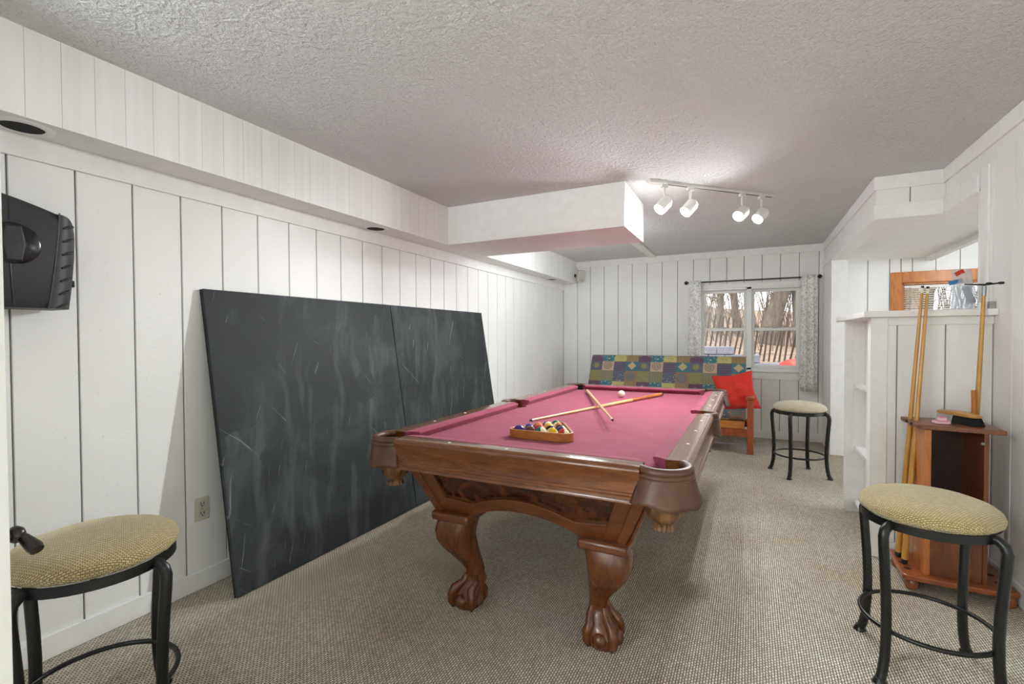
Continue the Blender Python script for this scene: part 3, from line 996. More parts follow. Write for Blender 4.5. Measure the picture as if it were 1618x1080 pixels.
        for ang in (0, 90, -90, 180):
            v = Matrix.Rotation(math.radians(ang), 3, 'Z') @ d
            top = c + d * -0.066
            path = [top + v * 0.036 + Vector((0, 0, 0.150)), top + v * 0.046 + Vector((0, 0, 0.118)), fc + v * 0.064 + Vector((0, 0, 0.092)), fc + v * 0.078 + Vector((0, 0, 0.060)), fc + v * 0.078 + Vector((0, 0, 0.030)), fc + v * 0.068 + Vector((0, 0, 0.006))]
            MB().tube(path, [0.010, 0.016, 0.020, 0.021, 0.018, 0.010], 10).build('claw', 'leg_wood', L, smooth=80)
    for sx in (-1, 1):
        for sy in (-1, 1):
            leg(sx, sy)

    # ---- pockets
    def pocket(cx, cy, dx, dy, corner, hx, hy):
        d = Vector((dx, dy, 0)).normalized()
        a0 = math.atan2(d.y, d.x)
        Rr = 0.098 if corner else 0.080
        half = math.radians(96 if corner else 82)
        c = Vector((cx, cy, 0))
        N = 22
        arcp = [a0 - half + 2 * half * i / N for i in range(N + 1)]
        # leather-wrapped rim
        rim_path = []
        for a in arcp:
            rim_path.append(c + Vector((math.cos(a), math.sin(a), 0)) * (Rr - 0.012) + Vector((0, 0, 0.812)))
        P = MB().tube(rim_path, 0.0165, 12).build('pocket', 'brown_leather', T, smooth=70)
        # shield skirt
        def sk(u, v):
            a = a0 + (u - 0.5) * 2 * half * 0.94
            edge = abs(u - 0.5) * 2
            zl = 0.702 - 0.005 * math.cos(u * 2 * PI * 3) - 0.012 * (1 - edge) + 0.006 * edge
            r = Rr + 0.004 + (0.034 * v ** 1.4) * (0.35 + 0.65 * edge ** 1.5) + 0.004 * v
            z = 0.806 + (zl - 0.806) * v
            return c + Vector((math.cos(a) * r, math.sin(a) * r, z))
        s = MB().grid(sk, 36, 8)
        so = s.build('shield', 'brown_leather', P, smooth=70)
        md = so.modifiers.new('solid', 'SOLIDIFY'); md.thickness = 0.004
        MB().tube([sk(i / 36, 0.14) + Vector((math.cos(a0 + (i / 36 - 0.5) * 2 * half * 0.94), math.sin(a0 + (i / 36 - 0.5) * 2 * half * 0.94), 0)) * 0.002 for i in range(37)], 0.0028, 6).build('stitch_band', 'brown_leather', P)
        # dark liner: wall behind the rim, cup below the bed notch, closed bottom
        hc = Vector((hx, hy, 0))
        lw = MB().grid(lambda u, v: c + Vector((math.cos(a0 + (u - 0.5) * 2 * half), math.sin(a0 + (u - 0.5) * 2 * half), 0)) * (Rr - 0.022) + Vector((0, 0, 0.70 + 0.108 * v)), 24, 3)
        lo = lw.build('liner', 'pocket_black', P, smooth=70)
        md = lo.modifiers.new('solid', 'SOLIDIFY'); md.thickness = 0.004
        m = MB()
        m.lathe([(0.066, 0.70), (0.066, 0.738)], 24, hc)
        m.f = [q for q in m.f if len(q) == 4]; m.mi = [0] * len(m.f)
        lo = m.build('liner_cup', 'pocket_black', P)
        md = lo.modifiers.new('solid', 'SOLIDIFY'); md.thickness = 0.003
        prof = [(0.050, 0.715), (0.058, 0.70), (0.062, 0.675), (0.058, 0.65), (0.044, 0.63), (0.030, 0.618), (0.034, 0.606), (0.038, 0.596), (0.0, 0.594)]
        prof = list(reversed(prof))
        MB().lathe(prof, 48, c, None, lambda a, h: 1 + (0.11 * abs(math.cos(6 * a)) - 0.05) if h > 0.612 else 1 + 0.10 * math.cos(16 * a)).build('basket', 'net_leather', P, smooth=60)
        MB().lathe([(0.0, 0.698), (0.092, 0.698), (0.092, 0.702), (0.0, 0.703)], 24, (c + hc) / 2).build('pocket_bottom', 'pocket_black', P)
    g = 0.088
    for sx in (-1, 1):
        for sy in (-1, 1):
            pocket(sx * (TW - g), sy * (TL - g), sx, sy, True, sx * cxx, sy * cyy)
        pocket(sx * (TW - 0.062), 0, sx, 0, False, sx * (bx - 0.005), 0)
    return T


pool_table()


def wood_rack_and_balls():
    r = 0.0286
    s = 2 * r + 0.0004
    h3 = s * math.sqrt(3) / 2
    fx, fy = -0.898, 2.025 + 0.014 + r + 0.006      # centre of first (wide) row
    # triangle ring, rounded corners
    inr = 0.006 + r
    c0 = Vector((fx - 2 * s, fy)); c1 = Vector((fx + 2 * s, fy)); c2 = Vector((fx, fy + 4 * h3))
    def outline(rad):
        pts = []
        for c, a0 in ((c0, 150), (c1, 270), (c2, 30)):
            for i in range(9):
                a = math.radians(a0 + 120 * i / 8)
                pts.append((c.x + rad * math.cos(a), c.y + rad * math.sin(a)))
        return pts
    po, pi_ = outline(inr + 0.013), outline(inr)
    ctr = Vector(((c0.x + c1.x + c2.x) / 3, (c0.y + c1.y + c2.y) / 3, BED))
    m = MB(); n = len(po)
    z0, z1 = 0.001, 0.042
    rings = [[(p[0] - ctr.x, p[1] - ctr.y, z) for p in pl] for pl, z in ((po, z0), (po, z1), (pi_, z1), (pi_, z0))]
    m.loft(rings, cap=False, closed=True)
    tag(m.build('ball_rack', 'triangle_wood', None, ctr, bevel=0.002), 'wooden triangle rack holding the balls on the red cloth', 'ball rack')

    def ball_mat(nm, rgb, stripe, two=None):
        t = NT(nm)
        c = lin(rgb)
        if stripe:
            tc = t.n('ShaderNodeTexCoord'); sp = t.n('ShaderNodeSeparateXYZ')
            t.l(tc.outputs['Object'], sp.inputs[0])
            f = t.math('LESS_THAN', t.math('ABSOLUTE', sp.outputs[2]), 0.0175)
            t.base(t.mix(f, lin((238, 226, 190)), c), 0.08)
        else:
            tc = t.n('ShaderNodeTexCoord'); sp = t.n('ShaderNodeSeparateXYZ')
            t.l(tc.outputs['Object'], sp.inputs[0])
            f = t.math('GREATER_THAN', t.math('ABSOLUTE', sp.outputs[2]), 0.0260)
            t.base(t.mix(f, c, lin((238, 226, 190))), 0.08)
        return t.m
    Yl, Bl, Rd, Pu, Or, Gr, Ma, Bk = (226, 178, 40), (40, 44, 120), (190, 44, 34), (52, 36, 110), (214, 106, 36), (24, 104, 72), (96, 46, 44), (20, 20, 22)
    order = [('purple', Pu, 0), ('maroon', Ma, 0), ('green and cream striped', Gr, 1), ('yellow and cream striped', Yl, 1), ('red and cream striped', Rd, 1),
             ('blue', Bl, 0), ('red', Rd, 0), ('black', Bk, 0), ('purple and cream striped', Pu, 1),
             ('orange', Or, 0), ('yellow', Yl, 0), ('maroon and cream striped', Ma, 1),
             ('blue and cream striped', Bl, 1), ('orange and cream striped', Or, 1), ('green', Gr, 0)]
    me0 = MB().sphere((0, 0, 0), r, 24, 16).mesh('billiard_ball', 'sight_white', 180)
    i = 0
    rnd = random.Random(3)
    rots = {2: (0.3, 1.0, 0.2), 3: (0.2, 1.9, 0.4), 4: (-0.2, 1.2, -0.3)}
    for row in range(5):
        for k in range(5 - row):
            nm, c, stp = order[i]
            me = me0.copy(); me.materials.clear(); me.materials.append(ball_mat('ball_%d' % i, c, stp))
            o = bpy.data.objects.new('billiard_ball', me); COL.objects.link(o)
            o.location = (fx + (k - (4 - row) / 2) * s, fy + row * h3, BED + r)
            o.rotation_euler = rots.get(i, ((rnd.uniform(-0.4, 0.4), 1.57 + rnd.uniform(-0.6, 0.6), rnd.uniform(-0.6, 0.6)) if stp else (rnd.uniform(0.9, 2.2), rnd.uniform(-1, 1), rnd.uniform(0, 6))))
            tag(o, nm + ' billiard ball in the wooden triangle', 'ball', 'balls in the triangle rack')
            i += 1
    me = me0.copy(); me.materials.clear(); me.materials.append(M('cue_white'))
    o = bpy.data.objects.new('cue_ball', me); COL.objects.link(o); o.location = (-0.922, 3.745, BED + r + 0.0008)
    tag(o, 'cream cue ball alone near the far rail', 'ball')


wood_rack_and_balls()


def cue(name, a, b, label, ra=0.0062, rb=0.0145, mats=('cue_wood', 'cue_butt_wood'), split=0.70, cat='cue', group=None, wrap=True):
    """a = tip, b = butt"""
    a = Vector(a); b = Vector(b); L = (b - a).length; d = (b - a).normalized()
    root = thing(name, label, cat, b, 0, group)
    lo = a - b
    P = lambda t: lo + d * (L * t)
    rr = lambda t: ra + (rb - ra) * t
    MB().tube([P(0), P(0.008)], [ra * 0.98, ra], 12).build('tip', 'cue_tip', root)
    MB().tube([P(0.008), P(0.026)], [ra * 1.02, ra * 1.02], 12).build('ferrule', 'ferrule', root)
    ts = [0.026 + (split - 0.026) * i / 6 for i in range(7)]
    MB().tube([P(t) for t in ts], [rr(t) for t in ts], 12).build('shaft', mats[0], root)
    ts = [split + (0.985 - split) * i / 4 for i in range(5)]
    MB().tube([P(t) for t in ts], [rr(t) for t in ts], 12).build('butt', mats[1], root)
    MB().tube([P(0.985), P(1.0)], [rb, rb * 0.9], 12).build('bumper', 'rubber_black', root)
    return root


cue('pool_cue', (-1.133, 2.462, BED + 0.0075), (-0.646, 3.985, BED + 0.0165), 'pool cue lying flat on the cloth with orange butt near the far rail')
cue('pool_cue', (-0.637, 2.402, 0.840), (-1.279, 3.965, BED + 0.0165), 'pool cue resting crosswise on top of the other cue on the cloth', mats=('cue_wood', 'cue_wood'))


# ------------------------------------------------------------------ dark boards leaning on the left wall
def leaning_boards():
    top = Vector((XL + 0.012, 0, 1.515)); bot = Vector((-2.255, 0, 0))
    up = (top - bot).normalized(); out = Vector((up.z, 0, -up.x))     # towards the room
    H = (top - bot).length
    for y0, y1, lab in ((1.447, 2.822, 'dark scuffed board panel leaning right beside the wall outlet'), (2.828, 4.195, 'dark scuffed board panel leaning farther from the outlet behind the pool table')):
        root = thing('board_panel', lab, 'board', (bot.x, (y0 + y1) / 2, 0.0), 0, 'dark boards leaning on the wall')
        R = Matrix((out, Vector((0, 1, 0)), up)).transposed()
        th = 0.018
        m = MB(); m.box((-th / 2, -(y1 - y0) / 2, 0), (th / 2, (y1 - y0) / 2, H))
        o = m.build('face', 'slate_board', root, bevel=0.0015)
        o.matrix_local = Matrix.Translation((0.008, 0, 0.004)) @ R.to_4x4()
        m = MB()
        w2 = (y1 - y0) / 2
        m.box((-th * 0.9, -w2 - 0.001, -0.001), (-th / 2 - 0.0005, w2 + 0.001, H + 0.001))
        o = m.build('backing', 'board_edge', root)
        o.matrix_local = Matrix.Translation((0.008, 0, 0.004)) @ R.to_4x4()


leaning_boards()


# ------------------------------------------------------------------ stools
def stool(label, loc, rz, fabric):
    T = thing('bar_stool', label, 'stool', loc, rz, 'round backless bar stools')
    R = 0.212
    prof = [(0.0, 0.588), (0.16, 0.588), (0.197, 0.592), (0.212, 0.604), (0.215, 0.618), (0.209, 0.634), (0.19, 0.649), (0.155, 0.661), (0.105, 0.669), (0.05, 0.673), (0.0, 0.674)]
    st = MB().lathe(prof, 48).build('seat', fabric, T, smooth=70)
    uvl = st.data.uv_layers.new(name='weave')
    for lp in st.data.loops:
        v = st.data.vertices[lp.vertex_index].co
        r = math.hypot(v.x, v.y); sgn = r if v.z > 0.61 else r + (0.618 - v.z) * 0.9
        if v.z > 0.61:
            sgn = r + max(0, 0.66 - v.z) * 0.55
        a = math.atan2(v.y, v.x)
        uvl.data[lp.index].uv = (sgn * math.cos(a), sgn * math.sin(a))
    ring = [(0.200, 0.562), (0.206, 0.562), (0.206, 0.592), (0.200, 0.592)]
    m = MB(); n = 48
    m.loft([[(r * math.cos(2 * PI * k / n), r * math.sin(2 * PI * k / n), z) for r, z in ring] for k in range(n)], cap=False, closed=True)
    m.build('seat_ring', 'black_metal', T, smooth=50)
    m = MB().tube([(-0.2, 0, 0.575), (0.2, 0, 0.575)], 0.009, 6).tube([(0, -0.2, 0.575), (0, 0.2, 0.575)], 0.009, 6)
    m.build('cross_brace', 'black_metal', T)
    for k in range(4):
        a = PI / 4 + k * PI / 2
        c, s = math.cos(a), math.sin(a)
        pr = [(0.196, 0.577), (0.215, 0.573), (0.231, 0.560), (0.238, 0.538), (0.236, 0.50), (0.229, 0.42), (0.222, 0.33), (0.218, 0.24), (0.219, 0.16), (0.225, 0.09), (0.236, 0.04), (0.248, 0.010)]
        L = MB().tube([(r * c, r * s, z) for r, z in pr], 0.0165, 12).build('leg', 'black_metal', T, smooth=70)
        MB().lathe([(0.022, 0.0), (0.024, 0.004), (0.0185, 0.014), (0.016, 0.022)], 14, (0.249 * c, 0.249 * s, 0)).build('foot_cap', 'black_metal', L)
    n = 64
    MB().tube([(0.205 * math.cos(2 * PI * k / n), 0.205 * math.sin(2 * PI * k / n), 0.185) for k in range(n)], 0.0085, 8, closed=True).build('foot_ring', 'black_metal', T, smooth=70)
    return T


S0 = stool('gold upholstered stool beside the cue rack', (0.608, 2.29, 0), 0.0, 'gold_fabric')
dup(S0, (-1.845, 0.74, 0), math.radians(66), 'gold upholstered stool at the left edge under the black speaker')
stool('pale upholstered stool in front of the far window', (0.41, 5.03, 0), 0.40, 'pale_fabric')


# ------------------------------------------------------------------ futon
def patch_mats():
    out = []
    def T(name):
        t = NT(name); v = t.coord()
        return t, v
    def sep(t, v):
        s = t.n('ShaderNodeSeparateXYZ'); t.l(v, s.inputs[0]); return s.outputs
    cols = dict(teal=(66, 112, 124), navy=(92, 97, 114), plum=(100, 74, 94), olive=(136, 131, 84), gold=(182, 172, 112), rust=(146, 112, 92), tan=(184, 158, 128), grey=(118, 117, 120), cream=(220, 217, 196))
    # cells are local: uv layer gives 0..1 inside each patch
    def uvt(name):
        t = NT(name)
        u = t.n('ShaderNodeUVMap'); u.uv_map = 'patch'
        s = t.n('ShaderNodeSeparateXYZ'); t.l(u.outputs[0], s.inputs[0])
        return t, s.outputs[0], s.outputs[1], u.outputs[0]
    def stripes(name, a, b, ax, n):
        t, x, y, uv = uvt(name)
        f = t.math('GREATER_THAN', t.math('FRACT', t.math('MULTIPLY', (x, y)[ax], n)), 0.5)
        t.base(t.mix(f, lin(cols[a]), lin(cols[b])), 0.9); return t.m
    def diamond(name, a, b, c):
        t, x, y, uv = uvt(name)
        d = t.math('ADD', t.math('ABSOLUTE', t.math('SUBTRACT', x, 0.5)), t.math('ABSOLUTE', t.math('SUBTRACT', y, 0.5)))
        f1 = t.math('LESS_THAN', d, 0.36); f2 = t.math('LESS_THAN', d, 0.18)
        t.base(t.mix(f2, t.mix(f1, lin(cols[a]), lin(cols[b])), lin(cols[c])), 0.9); return t.m
    def spiral(name, a, b):
        t, x, y, uv = uvt(name)
        dx = t.math('SUBTRACT', x, 0.5); dy = t.math('SUBTRACT', y, 0.5)
        r = t.math('SQRT', t.math('ADD', t.math('MULTIPLY', dx, dx), t.math('MULTIPLY', dy, dy)))
        th = t.math('DIVIDE', t.math('ARCTAN2', dy, dx), 2 * PI)
        f = t.math('FRACT', t.math('ADD', t.math('MULTIPLY', r, 6.5), th))
        g = t.math('MULTIPLY', t.math('GREATER_THAN', f, 0.5), t.math('LESS_THAN', r, 0.40))
        t.base(t.mix(g, lin(cols[a]), lin(cols[b])), 0.9); return t.m
    def dots(name, a, b, n=6):
        t, x, y, uv = uvt(name)
        vo = t.n('ShaderNodeTexVoronoi'); vo.inputs['Scale'].default_value = n; t.l(uv, vo.inputs[0])
        f = t.math('LESS_THAN', vo.outputs[0], 0.22)
        t.base(t.mix(f, lin(cols[a]), lin(cols[b])), 0.9); return t.m
    def house(name, a, b):
        t, x, y, uv = uvt(name)
        ax = t.math('ABSOLUTE', t.math('SUBTRACT', x, 0.5))
        e = t.math('ADD', ax, y)
        f = t.math('MULTIPLY', t.math('LESS_THAN', e, 0.85), t.math('GREATER_THAN', e, 0.66))
        g = t.math('MULTIPLY', f, t.math('GREATER_THAN', y, 0.3))
        t.base(t.mix(g, lin(cols[a]), lin(cols[b])), 0.9); return t.m
    def star(name, a, b):
        t, x, y, uv = uvt(name)
        dx = t.math('SUBTRACT', x, 0.5); dy = t.math('SUBTRACT', y, 0.5)
        r = t.math('SQRT', t.math('ADD', t.math('MULTIPLY', dx, dx), t.math('MULTIPLY', dy, dy)))
        th = t.math('ARCTAN2', dy, dx)
        lim = t.math('ADD', t.math('MULTIPLY', t.math('COSINE', t.math('MULTIPLY', th, 8)), 0.06), 0.24)
        f = t.math('LESS_THAN', r, lim)
        t.base(t.mix(f, lin(cols[a]), lin(cols[b])), 0.9); return t.m
    A = [house('patch_house', 'plum', 'grey'), dots('patch_teal_dots', 'teal', 'cream'), dots('patch_gold', 'gold', 'olive', 5), stripes('patch_olive_stripes', 'rust', 'olive', 0, 4)]
    B = [star('patch_star', 'navy', 'olive'), spiral('patch_spiral', 'tan', 'grey'), stripes('patch_plum_stripes', 'plum', 'navy', 1, 5), diamond('patch_diamond', 'teal', 'tan', 'gold')]
    Cc = [dots('patch_olive_dots', 'olive', 'navy', 5), stripes('patch_grey_stripes', 'grey', 'olive', 0, 5), dots('patch_navy_dots', 'navy', 'gold', 5), spiral('patch_red_spiral', 'rust', 'teal')]
    return A, B, Cc


def futon():
    A, B, Cc = patch_mats()
    allm = A + B + Cc
    F = thing('futon', 'wood-framed futon with patchwork cover under the far window', 'futon', (-0.95, 6.0, 0))
    x0, x1 = -0.975, 0.905           # local mattress extents
    cw = (x1 - x0) / 12.0

    def mattress(name, path, sh0):
        """path: list of (y, z) along the visible face with outward normals; patch rows follow path length"""
        n = len(path)
        pts = [Vector((0, y, z)) for y, z in path]
        L = [0]
        for i in range(1, n):
            L.append(L[-1] + (pts[i] - pts[i - 1]).length)
        me = bpy.data.meshes.new(name); bm = bmesh.new()
        uvl = bm.loops.layers.uv.new('patch')
        NX = 48
        vs = []
        for i in range(n):
            row = []
            for j in range(NX + 1):
                u = j / NX
                row.append(bm.verts.new((x0 + (x1 - x0) * u, pts[i].y, pts[i].z)))
            vs.append(row)
        for i in range(n - 1):
            r = math.floor(((L[i] + L[i + 1]) / 2 - sh0) / cw)
            rowm = (A, B, Cc)[r % 3]
            for j in range(NX):
                cidx = int(j / NX * 12)
                f = bm.faces.new((vs[i][j], vs[i][j + 1], vs[i + 1][j + 1], vs[i + 1][j]))
                f.material_index = allm.index(rowm[(cidx + (0 if r % 3 == 0 else 0)) % 4])
                f.smooth = True
                for lp, (jj, ii) in zip(f.loops, ((j, i), (j + 1, i), (j + 1, i + 1), (j, i + 1))):
                    lp[uvl].uv = (jj / NX * 12 - cidx, 1 - ((L[ii] - sh0) / cw - r))
        bm.faces.new([vs[i][0] for i in range(n)]).material_index = len(allm)
        bm.faces.new([vs[i][NX] for i in range(n)]).material_index = len(allm)
        bmesh.ops.recalc_face_normals(bm, faces=bm.faces)
        bm.to_mesh(me); bm.free()
        for m_ in allm:
            me.materials.append(m_)
        me.materials.append(M('futon_side'))
        o = bpy.data.objects.new(name, me); COL.objects.link(o); o.parent = F
        bv = o.modifiers.new('bevel', 'BEVEL'); bv.width = 0.03; bv.segments = 3; bv.limit_method = 'ANGLE'; bv.angle_limit = math.radians(60)
        return o
    # back cushion: closed loop section starting at top rear going over the top and down the front
    import_pts = []
    # section points (y, z) local; back leans towards the wall
    sec = []
    top = Vector((0.36, 0.985)); botf = Vector((0.07, 0.42))
    d = (botf - top).normalized(); nrm = Vector((d.y, -d.x))
    if nrm.x > 0: nrm = -nrm
    H = (botf - top).length
    th = 0.15
    def pt(s_, w_):
        p = top + d * s_ + nrm * w_; return (p.x, p.y)
    for i in range(7):     # rounded top from rear to front
        a = PI * i / 6
        sec.append(pt(0.075 - 0.075 * math.sin(a), 0.075 - 0.075 * math.cos(a)))
    for s_ in (0.12, 0.18, 0.25, 0.32, 0.40, 0.48, 0.56, H):
        sec.append(pt(s_, th))
    sec.append(pt(H, 0.0)); sec.append(pt(0.3, 0.0)); sec.append(sec[0])
    # drop the doubled closing point
    mattress('back_cushion', sec[:-1] + [sec[0]], 0.10)
    sec = [(0.20, 0.44), (0.10, 0.455), (-0.10, 0.46), (-0.24, 0.455), (-0.30, 0.44), (-0.325, 0.41), (-0.32, 0.37), (-0.29, 0.345), (0.20, 0.345), (0.20, 0.44)]
    mattress('seat_cushion', sec, 0.1)
    # frame
    for sx in (-1, 1):
        xc = 0.955 if sx > 0 else -1.02
        MB().box((xc - 0.032, -0.375, 0), (xc + 0.032, -0.305, 0.60)).build('arm_post', 'futon_wood', F, bevel=0.004)
        MB().box((xc - 0.032, 0.36, 0), (xc + 0.032, 0.43, 0.60)).build('arm_post', 'futon_wood', F, bevel=0.004)
        MB().box((xc - 0.045, -0.38, 0.585), (xc + 0.040, 0.45, 0.615)).build('arm_rest', 'futon_wood', F, bevel=0.005)
        MB().box((xc - 0.02, -0.31, 0.19), (xc + 0.02, 0.36, 0.27)).build('side_rail', 'futon_wood', F, bevel=0.003)
    MB().box((-1.0, -0.345, 0.265), (0.90, -0.30, 0.345)).build('seat_rail', 'futon_rail_wood', F, bevel=0.004)
    MB().box((-1.0, -0.36, 0.18), (0.925, -0.32, 0.262)).build('front_stretcher', 'futon_wood', F, bevel=0.004)
    MB().box((-1.0, 0.30, 0.18), (0.925, 0.34, 0.27)).build('rear_stretcher', 'futon_wood', F, bevel=0.004)
    for i in range(10):
        x = -0.93 + i * 0.2
        MB().box((x - 0.03, -0.30, 0.32), (x + 0.03, 0.22, 0.343)).build('seat_slat', 'futon_rail_wood', F, bevel=0.003)
    MB().tube([(-1.0, -0.34, 0.095), (0.93, -0.34, 0.095)], 0.008, 8).build('cross_bar', 'grey_steel', F)
    # pillow
    P = MB()
    w_, h_ = 0.40, 0.40

    def pf(side):
        def fn(u, v):
            a, b = 2 * u - 1, 2 * v - 1
            e = (1 - abs(a) ** 2.6) * (1 - abs(b) ** 2.6)
            pin = 1 + 0.10 * (abs(a) * abs(b)) ** 1.5 - 0.05 * (1 - abs(a) * abs(b)) * max(abs(a), abs(b)) ** 6
            wr = 0.006 * math.sin(7 * a + 3 * b) * e + 0.004 * math.sin(13 * b - 5 * a) * e
            return Vector((a * w_ / 2 * pin, side * (0.075 * max(e, 0) ** 0.5 + wr), b * h_ / 2 * pin))
        return fn
    P.grid(pf(-1), 24, 24); P.grid(pf(1), 24, 24)
    o = P.build('throw_pillow', 'red_cotton', None, (-0.145, 5.90, 0.64), smooth=80)
    o.rotation_euler = (math.radians(-16), math.radians(-9), math.radians(16))
    tag(o, 'red square throw pillow against the futon arm', 'pillow')


futon()


# ------------------------------------------------------------------ half wall with shelves
def half_wall():
    H = thing('half_wall_bookcase', 'white half wall with open side shelves below the nook opening', 'half wall', (0.62, 3.33, 0))
    zt = 1.375
    X1 = XR - 0.62 - 0.001
    # local coordinates: x from 0 to X1, y from 0 to 0.83
    MB().box((0.012, 0.012, 0), (X1, 0.05, zt)).build('front_core', 'groove_shade_paint', H, smooth=0)
    # front boards between frame pieces
    me_edges = [0.055, 0.124, 0.335, X1 - 0.001]
    for a, b in zip(me_edges[:-1], me_edges[1:]):
        MB().box((a + 0.003, 0.004, 0.08), (b - 0.003, 0.013, zt - 0.045)).build('plank', 'board_paint', H, bevel=0.0015, seg=1)
    MB().box((0.0, -0.006, 0), (0.080, 0.07, zt)).build('corner_post', 'trim_paint', H, bevel=0.003)
    MB().box((0.080, -0.002, zt - 0.045), (X1, 0.012, zt)).build('top_rail', 'trim_paint', H, bevel=0.002)
    MB().box((0.080, -0.006, 0), (X1, 0.012, 0.095)).build('base_rail', 'trim_paint', H, bevel=0.002)
    MB().box((0.0, 0.79, 0), (0.05, 0.83, zt)).build('far_post', 'trim_paint', H, bevel=0.003)
    MB().box((0.05, 0.795, 0), (X1, 0.825, zt)).build('side_panel', 'trim_paint', H, smooth=0)
    MB().box((0.118, 0.05, 0), (0.134, 0.795, zt)).build('back_panel', 'trim_paint', H, smooth=0)
    for z in (0.06, 0.45, 0.90):
        MB().box((0.062, 0.05, z), (0.118, 0.795, z + 0.022)).build('shelf', 'trim_paint', H, bevel=0.002)
    MB().box((-0.04, -0.05, zt), (X1, 0.93, zt + 0.035)).build('cap', 'trim_paint', H, bevel=0.004)


half_wall()


# ------------------------------------------------------------------ corner cue rack and what stands in it
def cue_rack():
    R = thing('cue_rack', 'brown wooden corner cue rack with drilled base plate', 'cue rack', (0.90, 3.12, 0))
    ox, oy = 0.90, 3.12

    def P(pts):
        return [(x - ox, y - oy) for x, y in pts]
    base = P([(0.700, 3.275), (0.690, 2.955), (0.705, 2.940), (1.045, 2.925), (1.125, 2.955), (1.130, 3.275)])
    m = MB(); m.plate(base, 0.026, lambda u, v, w_: Vector((u, v, 0.055 + w_)))
    m.build('base_plate', 'rack_base_wood', R, bevel=0.006, seg=3)
    top = P([(0.750, 3.275), (0.752, 3.19), (0.764, 3.17), (0.752, 3.15), (0.752, 3.11), (0.766, 3.09), (0.752, 3.07), (0.757, 3.01), (0.775, 2.995), (1.075, 2.962), (1.080, 3.275)])
    m = MB(); m.plate(top, 0.022, lambda u, v, w_: Vector((u, v, 0.803 + w_)))
    m.build('top_plate', 'rack_wood', R, bevel=0.003)
    for x, y in ((0.735, 2.985), (1.09, 2.975), (0.735, 3.235), (1.09, 3.235)):
        MB().lathe([(0.014, 0), (0.026, 0.006), (0.031, 0.024), (0.028, 0.042), (0.020, 0.056)], 18, (x - ox, y - oy, 0)).build('bun_foot', 'rack_base_wood', R)
    # body: side panels, back, lower door; upper part open
    x0, x1, y0, y1 = 0.795, 1.015, 2.985, 3.26
    b = lambda a, c: MB().box((a[0] - ox, a[1] - oy, a[2]), (c[0] - ox, c[1] - oy, c[2]))
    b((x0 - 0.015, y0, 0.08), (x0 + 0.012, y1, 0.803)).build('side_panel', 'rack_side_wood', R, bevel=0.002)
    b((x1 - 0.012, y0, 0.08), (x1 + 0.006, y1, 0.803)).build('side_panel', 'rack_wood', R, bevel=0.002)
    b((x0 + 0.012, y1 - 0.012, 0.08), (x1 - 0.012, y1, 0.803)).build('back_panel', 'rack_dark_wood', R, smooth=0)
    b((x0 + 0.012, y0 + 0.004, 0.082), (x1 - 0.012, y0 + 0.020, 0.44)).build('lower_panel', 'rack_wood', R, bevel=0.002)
    b((x0 + 0.012, y0 + 0.02, 0.425), (x1 - 0.012, y1 - 0.012, 0.44)).build('shelf', 'rack_dark_wood', R, smooth=0)
    MB().lathe([(0.006, 0), (0.008, 0.006), (0.004, 0.012)], 12, (0.995 - ox, y0 + 0.001 - oy, 0.755), (0, -1, 0)).build('knob', 'grey_steel', R)
    for x, y in ((0.728, 3.03), (0.724, 3.10), (0.745, 3.235), (1.075, 3.03), (1.075, 3.12), (1.075, 3.21)):
        MB().lathe([(0.0, 0), (0.016, 0), (0.017, 0.0012), (0.0, 0.0014)], 18, (x - ox, y - oy, 0.0805)).build('cue_socket', 'rack_dark_wood', R)
    for x, y in ((0.764, 3.17), (0.766, 3.09)):
        MB().tube([(x - 0.012 - ox, y - 0.018 - oy, 0.815), (x + 0.004 - ox, y - oy, 0.815), (x - 0.012 - ox, y + 0.018 - oy, 0.815)], 0.006, 8).build('cue_clip', 'rubber_black', R)
    # cues standing in it
    cue('pool_cue', (0.823, 3.214, 1.535), (0.722, 3.172, 0.0835), 'left one of two amber cues standing upright in the corner rack', mats=('old_cue_wood', 'old_cue_wood'), ra=0.0068, rb=0.0150)
    cue('pool_cue', (0.846, 3.215, 1.530), (0.728, 3.082, 0.0835), 'right one of two amber cues standing upright in the corner rack', mats=('old_cue_wood', 'old_cue_wood'), ra=0.0068, rb=0.0150)
    # mechanical bridge
    B = thing('bridge_stick', 'yellow bridge stick with black cross head behind the brush', 'bridge stick', (1.030, 3.235, 0.0835))
    t = Vector((0.046, -0.005, 1.44)); 
    MB().tube([(0, 0, 0), tuple(t * 0.55), tuple(t * 0.97)], [0.0125, 0.0115, 0.0085], 12).build('pole', 'old_cue_wood', B)
    MB().tube([tuple(t * 0.965), tuple(t * 1.0)], [0.010, 0.010], 12).build('socket', 'grey_steel', B)
    MB().tube([tuple(t + Vector((-0.078, 0, 0.012))), tuple(t + Vector((0, 0, 0.006))), tuple(t + Vector((0.060, 0, 0.012)))], [0.0028, 0.005, 0.004], 8).build('cross_head', 'black_gloss', B)
    MB().sphere(t + Vector((0.064, 0, 0.012)), 0.010, 12, 8, (1.6, 0.6, 0.7)).build('cross_tip', 'black_gloss', B)
    MB().sphere(t + Vector((0.018, 0, 0.012)), 0.009, 12, 8, (1.6, 0.7, 0.7)).build('cross_hub', 'black_gloss', B)
    # short orange stick
    o = MB().tube([(0, 0, 0), (-0.002, 0, 0.09), (-0.006, 0, 0.165)], [0.0125, 0.0105, 0.0085], 12).build('wooden_stick', 'orange_wood', None, (1.033, 3.195, 0.8255))
    tag(o, 'short orange wooden stick end standing behind the brush', 'stick')
    # brush
    zt = 0.8255
    Bq = thing('table_brush', 'wooden table brush with black and white bristles on the cue rack', 'brush', (0.955, 3.14, zt), math.radians(-62))
    m = MB()
    L = 0.105
